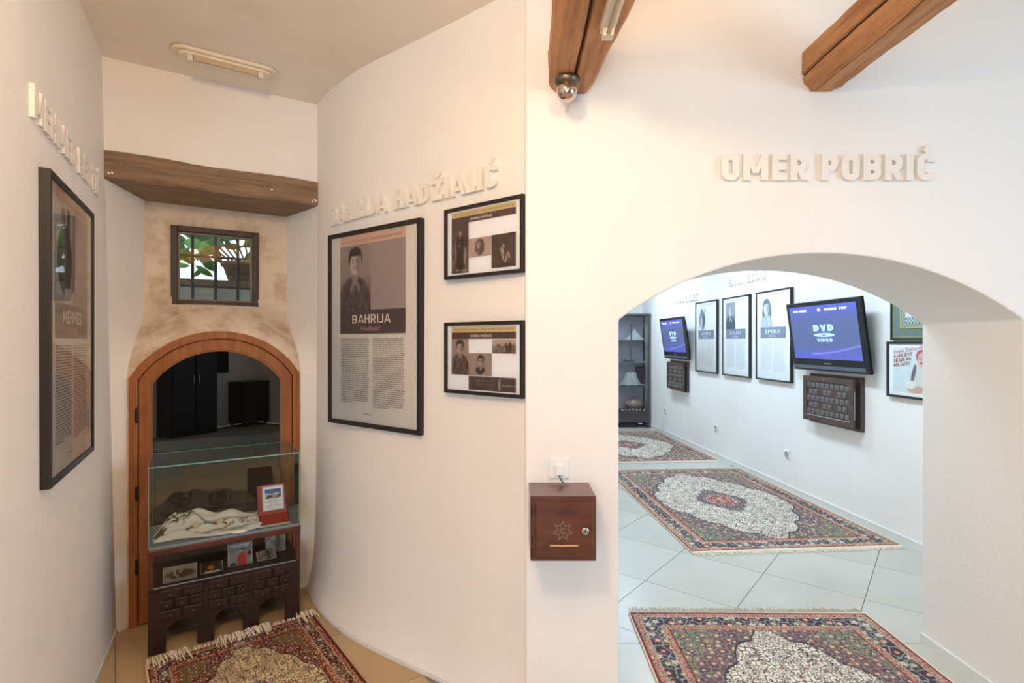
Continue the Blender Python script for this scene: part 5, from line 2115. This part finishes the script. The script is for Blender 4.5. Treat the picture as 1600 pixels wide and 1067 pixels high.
laceM = mat('white_lace_cloth', (212, 222, 216), .9, bump=(60, .6, .01))
draped('draped_cloth', 'pointed white draped cloth on the top shelf of the glass cabinet', .72, .19, SHZ[3], .165, .20, True, 0, 1, laceM, 'cloth')
draped('draped_headdress', 'white cap shaped headdress on the middle shelf of the glass cabinet', .655, .19, SHZ[1], .255, .24, False, .02, 2, laceM, 'headdress')
gd_ = MB().lathe([(.05, 0), (.07, .01), (.12, .03), (.15, .05), (.14, .055), (.09, .03), (0, .025)], 24, 'z', (0, 0, 0), .8).build('embroidered_dish', mat('greenish_dish', (190, 194, 172), .6, var=(20, (120, 116, 90), .45, .6)), None, smooth=True)
gd_.location = gl(.61, .18, SHZ[2])
tag(gd_, 'shallow patterned dish on the second shelf of the glass cabinet', 'dish')
bowl = MB().lathe([(.06, 0), (.11, .02), (.165, .08), (.18, .13), (.165, .18), (.11, .22), (.05, .24), (0, .245)], 28, 'z', (0, 0, 0), .75).build('copper_bowl', mat('dull_copper', (190, 164, 150), .3, metal=.4), None, smooth=True)
bowl.location = gl(.715, .21, .301)
tag(bowl, 'rounded copper vessel at the bottom of the glass cabinet', 'bowl')
rg = random.Random(8)
pink = mat('pale_pink_stone', (222, 190, 184), .6)
ords = ('nearest the cabinet post', 'second from the cabinet post', 'third from the cabinet post', 'fourth from the cabinet post', 'fifth from the cabinet post', 'sixth from the cabinet post', 'seventh from the cabinet post')
for k in range(7):
    x = .86 - k * .066
    o = MB().lathe([(0, 0), (.022, .004), (.028, .016), (.016, .030), (0, .036)], 9, 'z', (0, 0, 0), .8).build('small_ornament', pink if k % 2 else laceM, None, smooth=True)
    o.location = gl(x, .045 + .01 * (k % 2), .301)
    tag(o, 'small ' + ('pink' if k % 2 else 'white') + ' ornament before the copper vessel, ' + ords[k], 'ornament', 'small ornaments in the glass cabinet')
bx2 = MB().box(-.07, .07, -.04, .04, 0, .34).build('dark_trinket_box', mat('dark_red_box', (96, 76, 72), .6), None, bevel=.006)
bx2.location = gl(.80, .26, .96)
tag(bx2, 'small dark box standing behind the white headdress', 'box')
bx2.location = gl(.855, .335, SHZ[1])
pl_ = MB().lathe([(.0, 0), (.08, .003), (.085, .012), (.07, .008), (0, .006)], 20).build('white_saucer', laceM, None, smooth=True)
pl_.location = gl(.84, .10, SHZ[2])
tag(pl_, 'pale saucer at the right end of the second cabinet shelf', 'dish')

# fluorescent fittings on the ceiling of the back room (their light is set at the top)
for i, fy in enumerate((3.9, 6.0, 8.4)):
    t = empty('fluorescent_fitting', (1.75, fy, CF), 0, ('nearest', 'middle', 'farthest')[i] + ' white fluorescent fitting on the bright room ceiling', 'lamp', 'fluorescent fittings of the bright room')
    MB().box(-.14, .14, -.62, .62, -.05, -.001).build('housing', wplast, t, bevel=.004)
    for x in (-.06, .06):
        MB().tube([(x, -.60, -.068), (x, .60, -.068)], .013, 10).build('tube', mat('lit_tube', (240, 248, 255), .3, emit=((225, 242, 255), 6.0)), t, smooth=True)

# globe of the second warm lamp, on a drop rod
t = empty('pendant_lamp', (LAMP2[0], LAMP2[1], CEIL), 0, 'warm glass globe lamp hung from the ceiling above the viewer', 'lamp')
MB().lathe([(.0, -.001), (.045, -.001), (.045, -.02), (.012, -.03), (.008, -.05), (.008, LAMP2[2] - CEIL + .16), (0, LAMP2[2] - CEIL + .16)], 16).build('rod', cplast, t, smooth=False)

# unseen furniture added to darken the door-glass reflection; the tallest stands in for the viewer
t = empty('standin_cupboard', (1.45, -2.98, 0), 0, 'tall dark piece added at the rear wall in place of the viewer mirrored in the door glass', 'standin_cupboard')
cup = mat('black_brown_cupboard', (34, 30, 28), .5)
MB().box(0, .78, .0, .40, 0, 1.78).build('body', cup, t, bevel=.006)
for x in (.02, .40):
    dd = MB().box(x, x + .36, .40, .42, .06, 1.72).build('door', cup, t, bevel=.004)
    MB().box(x + (.32 if x < .2 else .03), x + (.335 if x < .2 else .045), .42, .44, .85, 1.0).build('handle', steel, dd)
e = picture_frame('framed_board', 'dark framed board added on the rear wall for the door-glass reflection', None, (2.72, -2.998, .98), math.pi, .46, .62, .02, .03, paper_mat=mat('dark_board', (40, 40, 40), .8), glaze=False)
t = empty('chest', (2.72, -2.98, 0), 0, 'low dark wooden chest added in the rear corner for the door-glass reflection', 'chest')
MB().box(0, .54, 0, .42, .06, .78).build('body', walnut, t, bevel=.006)
for x in (.03, .47):
    for y in (.02, .36):
        MB().box(x, x + .04, y, y + .04, 0, .06).build('foot', walnut, t)
MB().box(-.01, .55, -.0, .43, .78, .81).build('lid', walnut, t, bevel=.004)
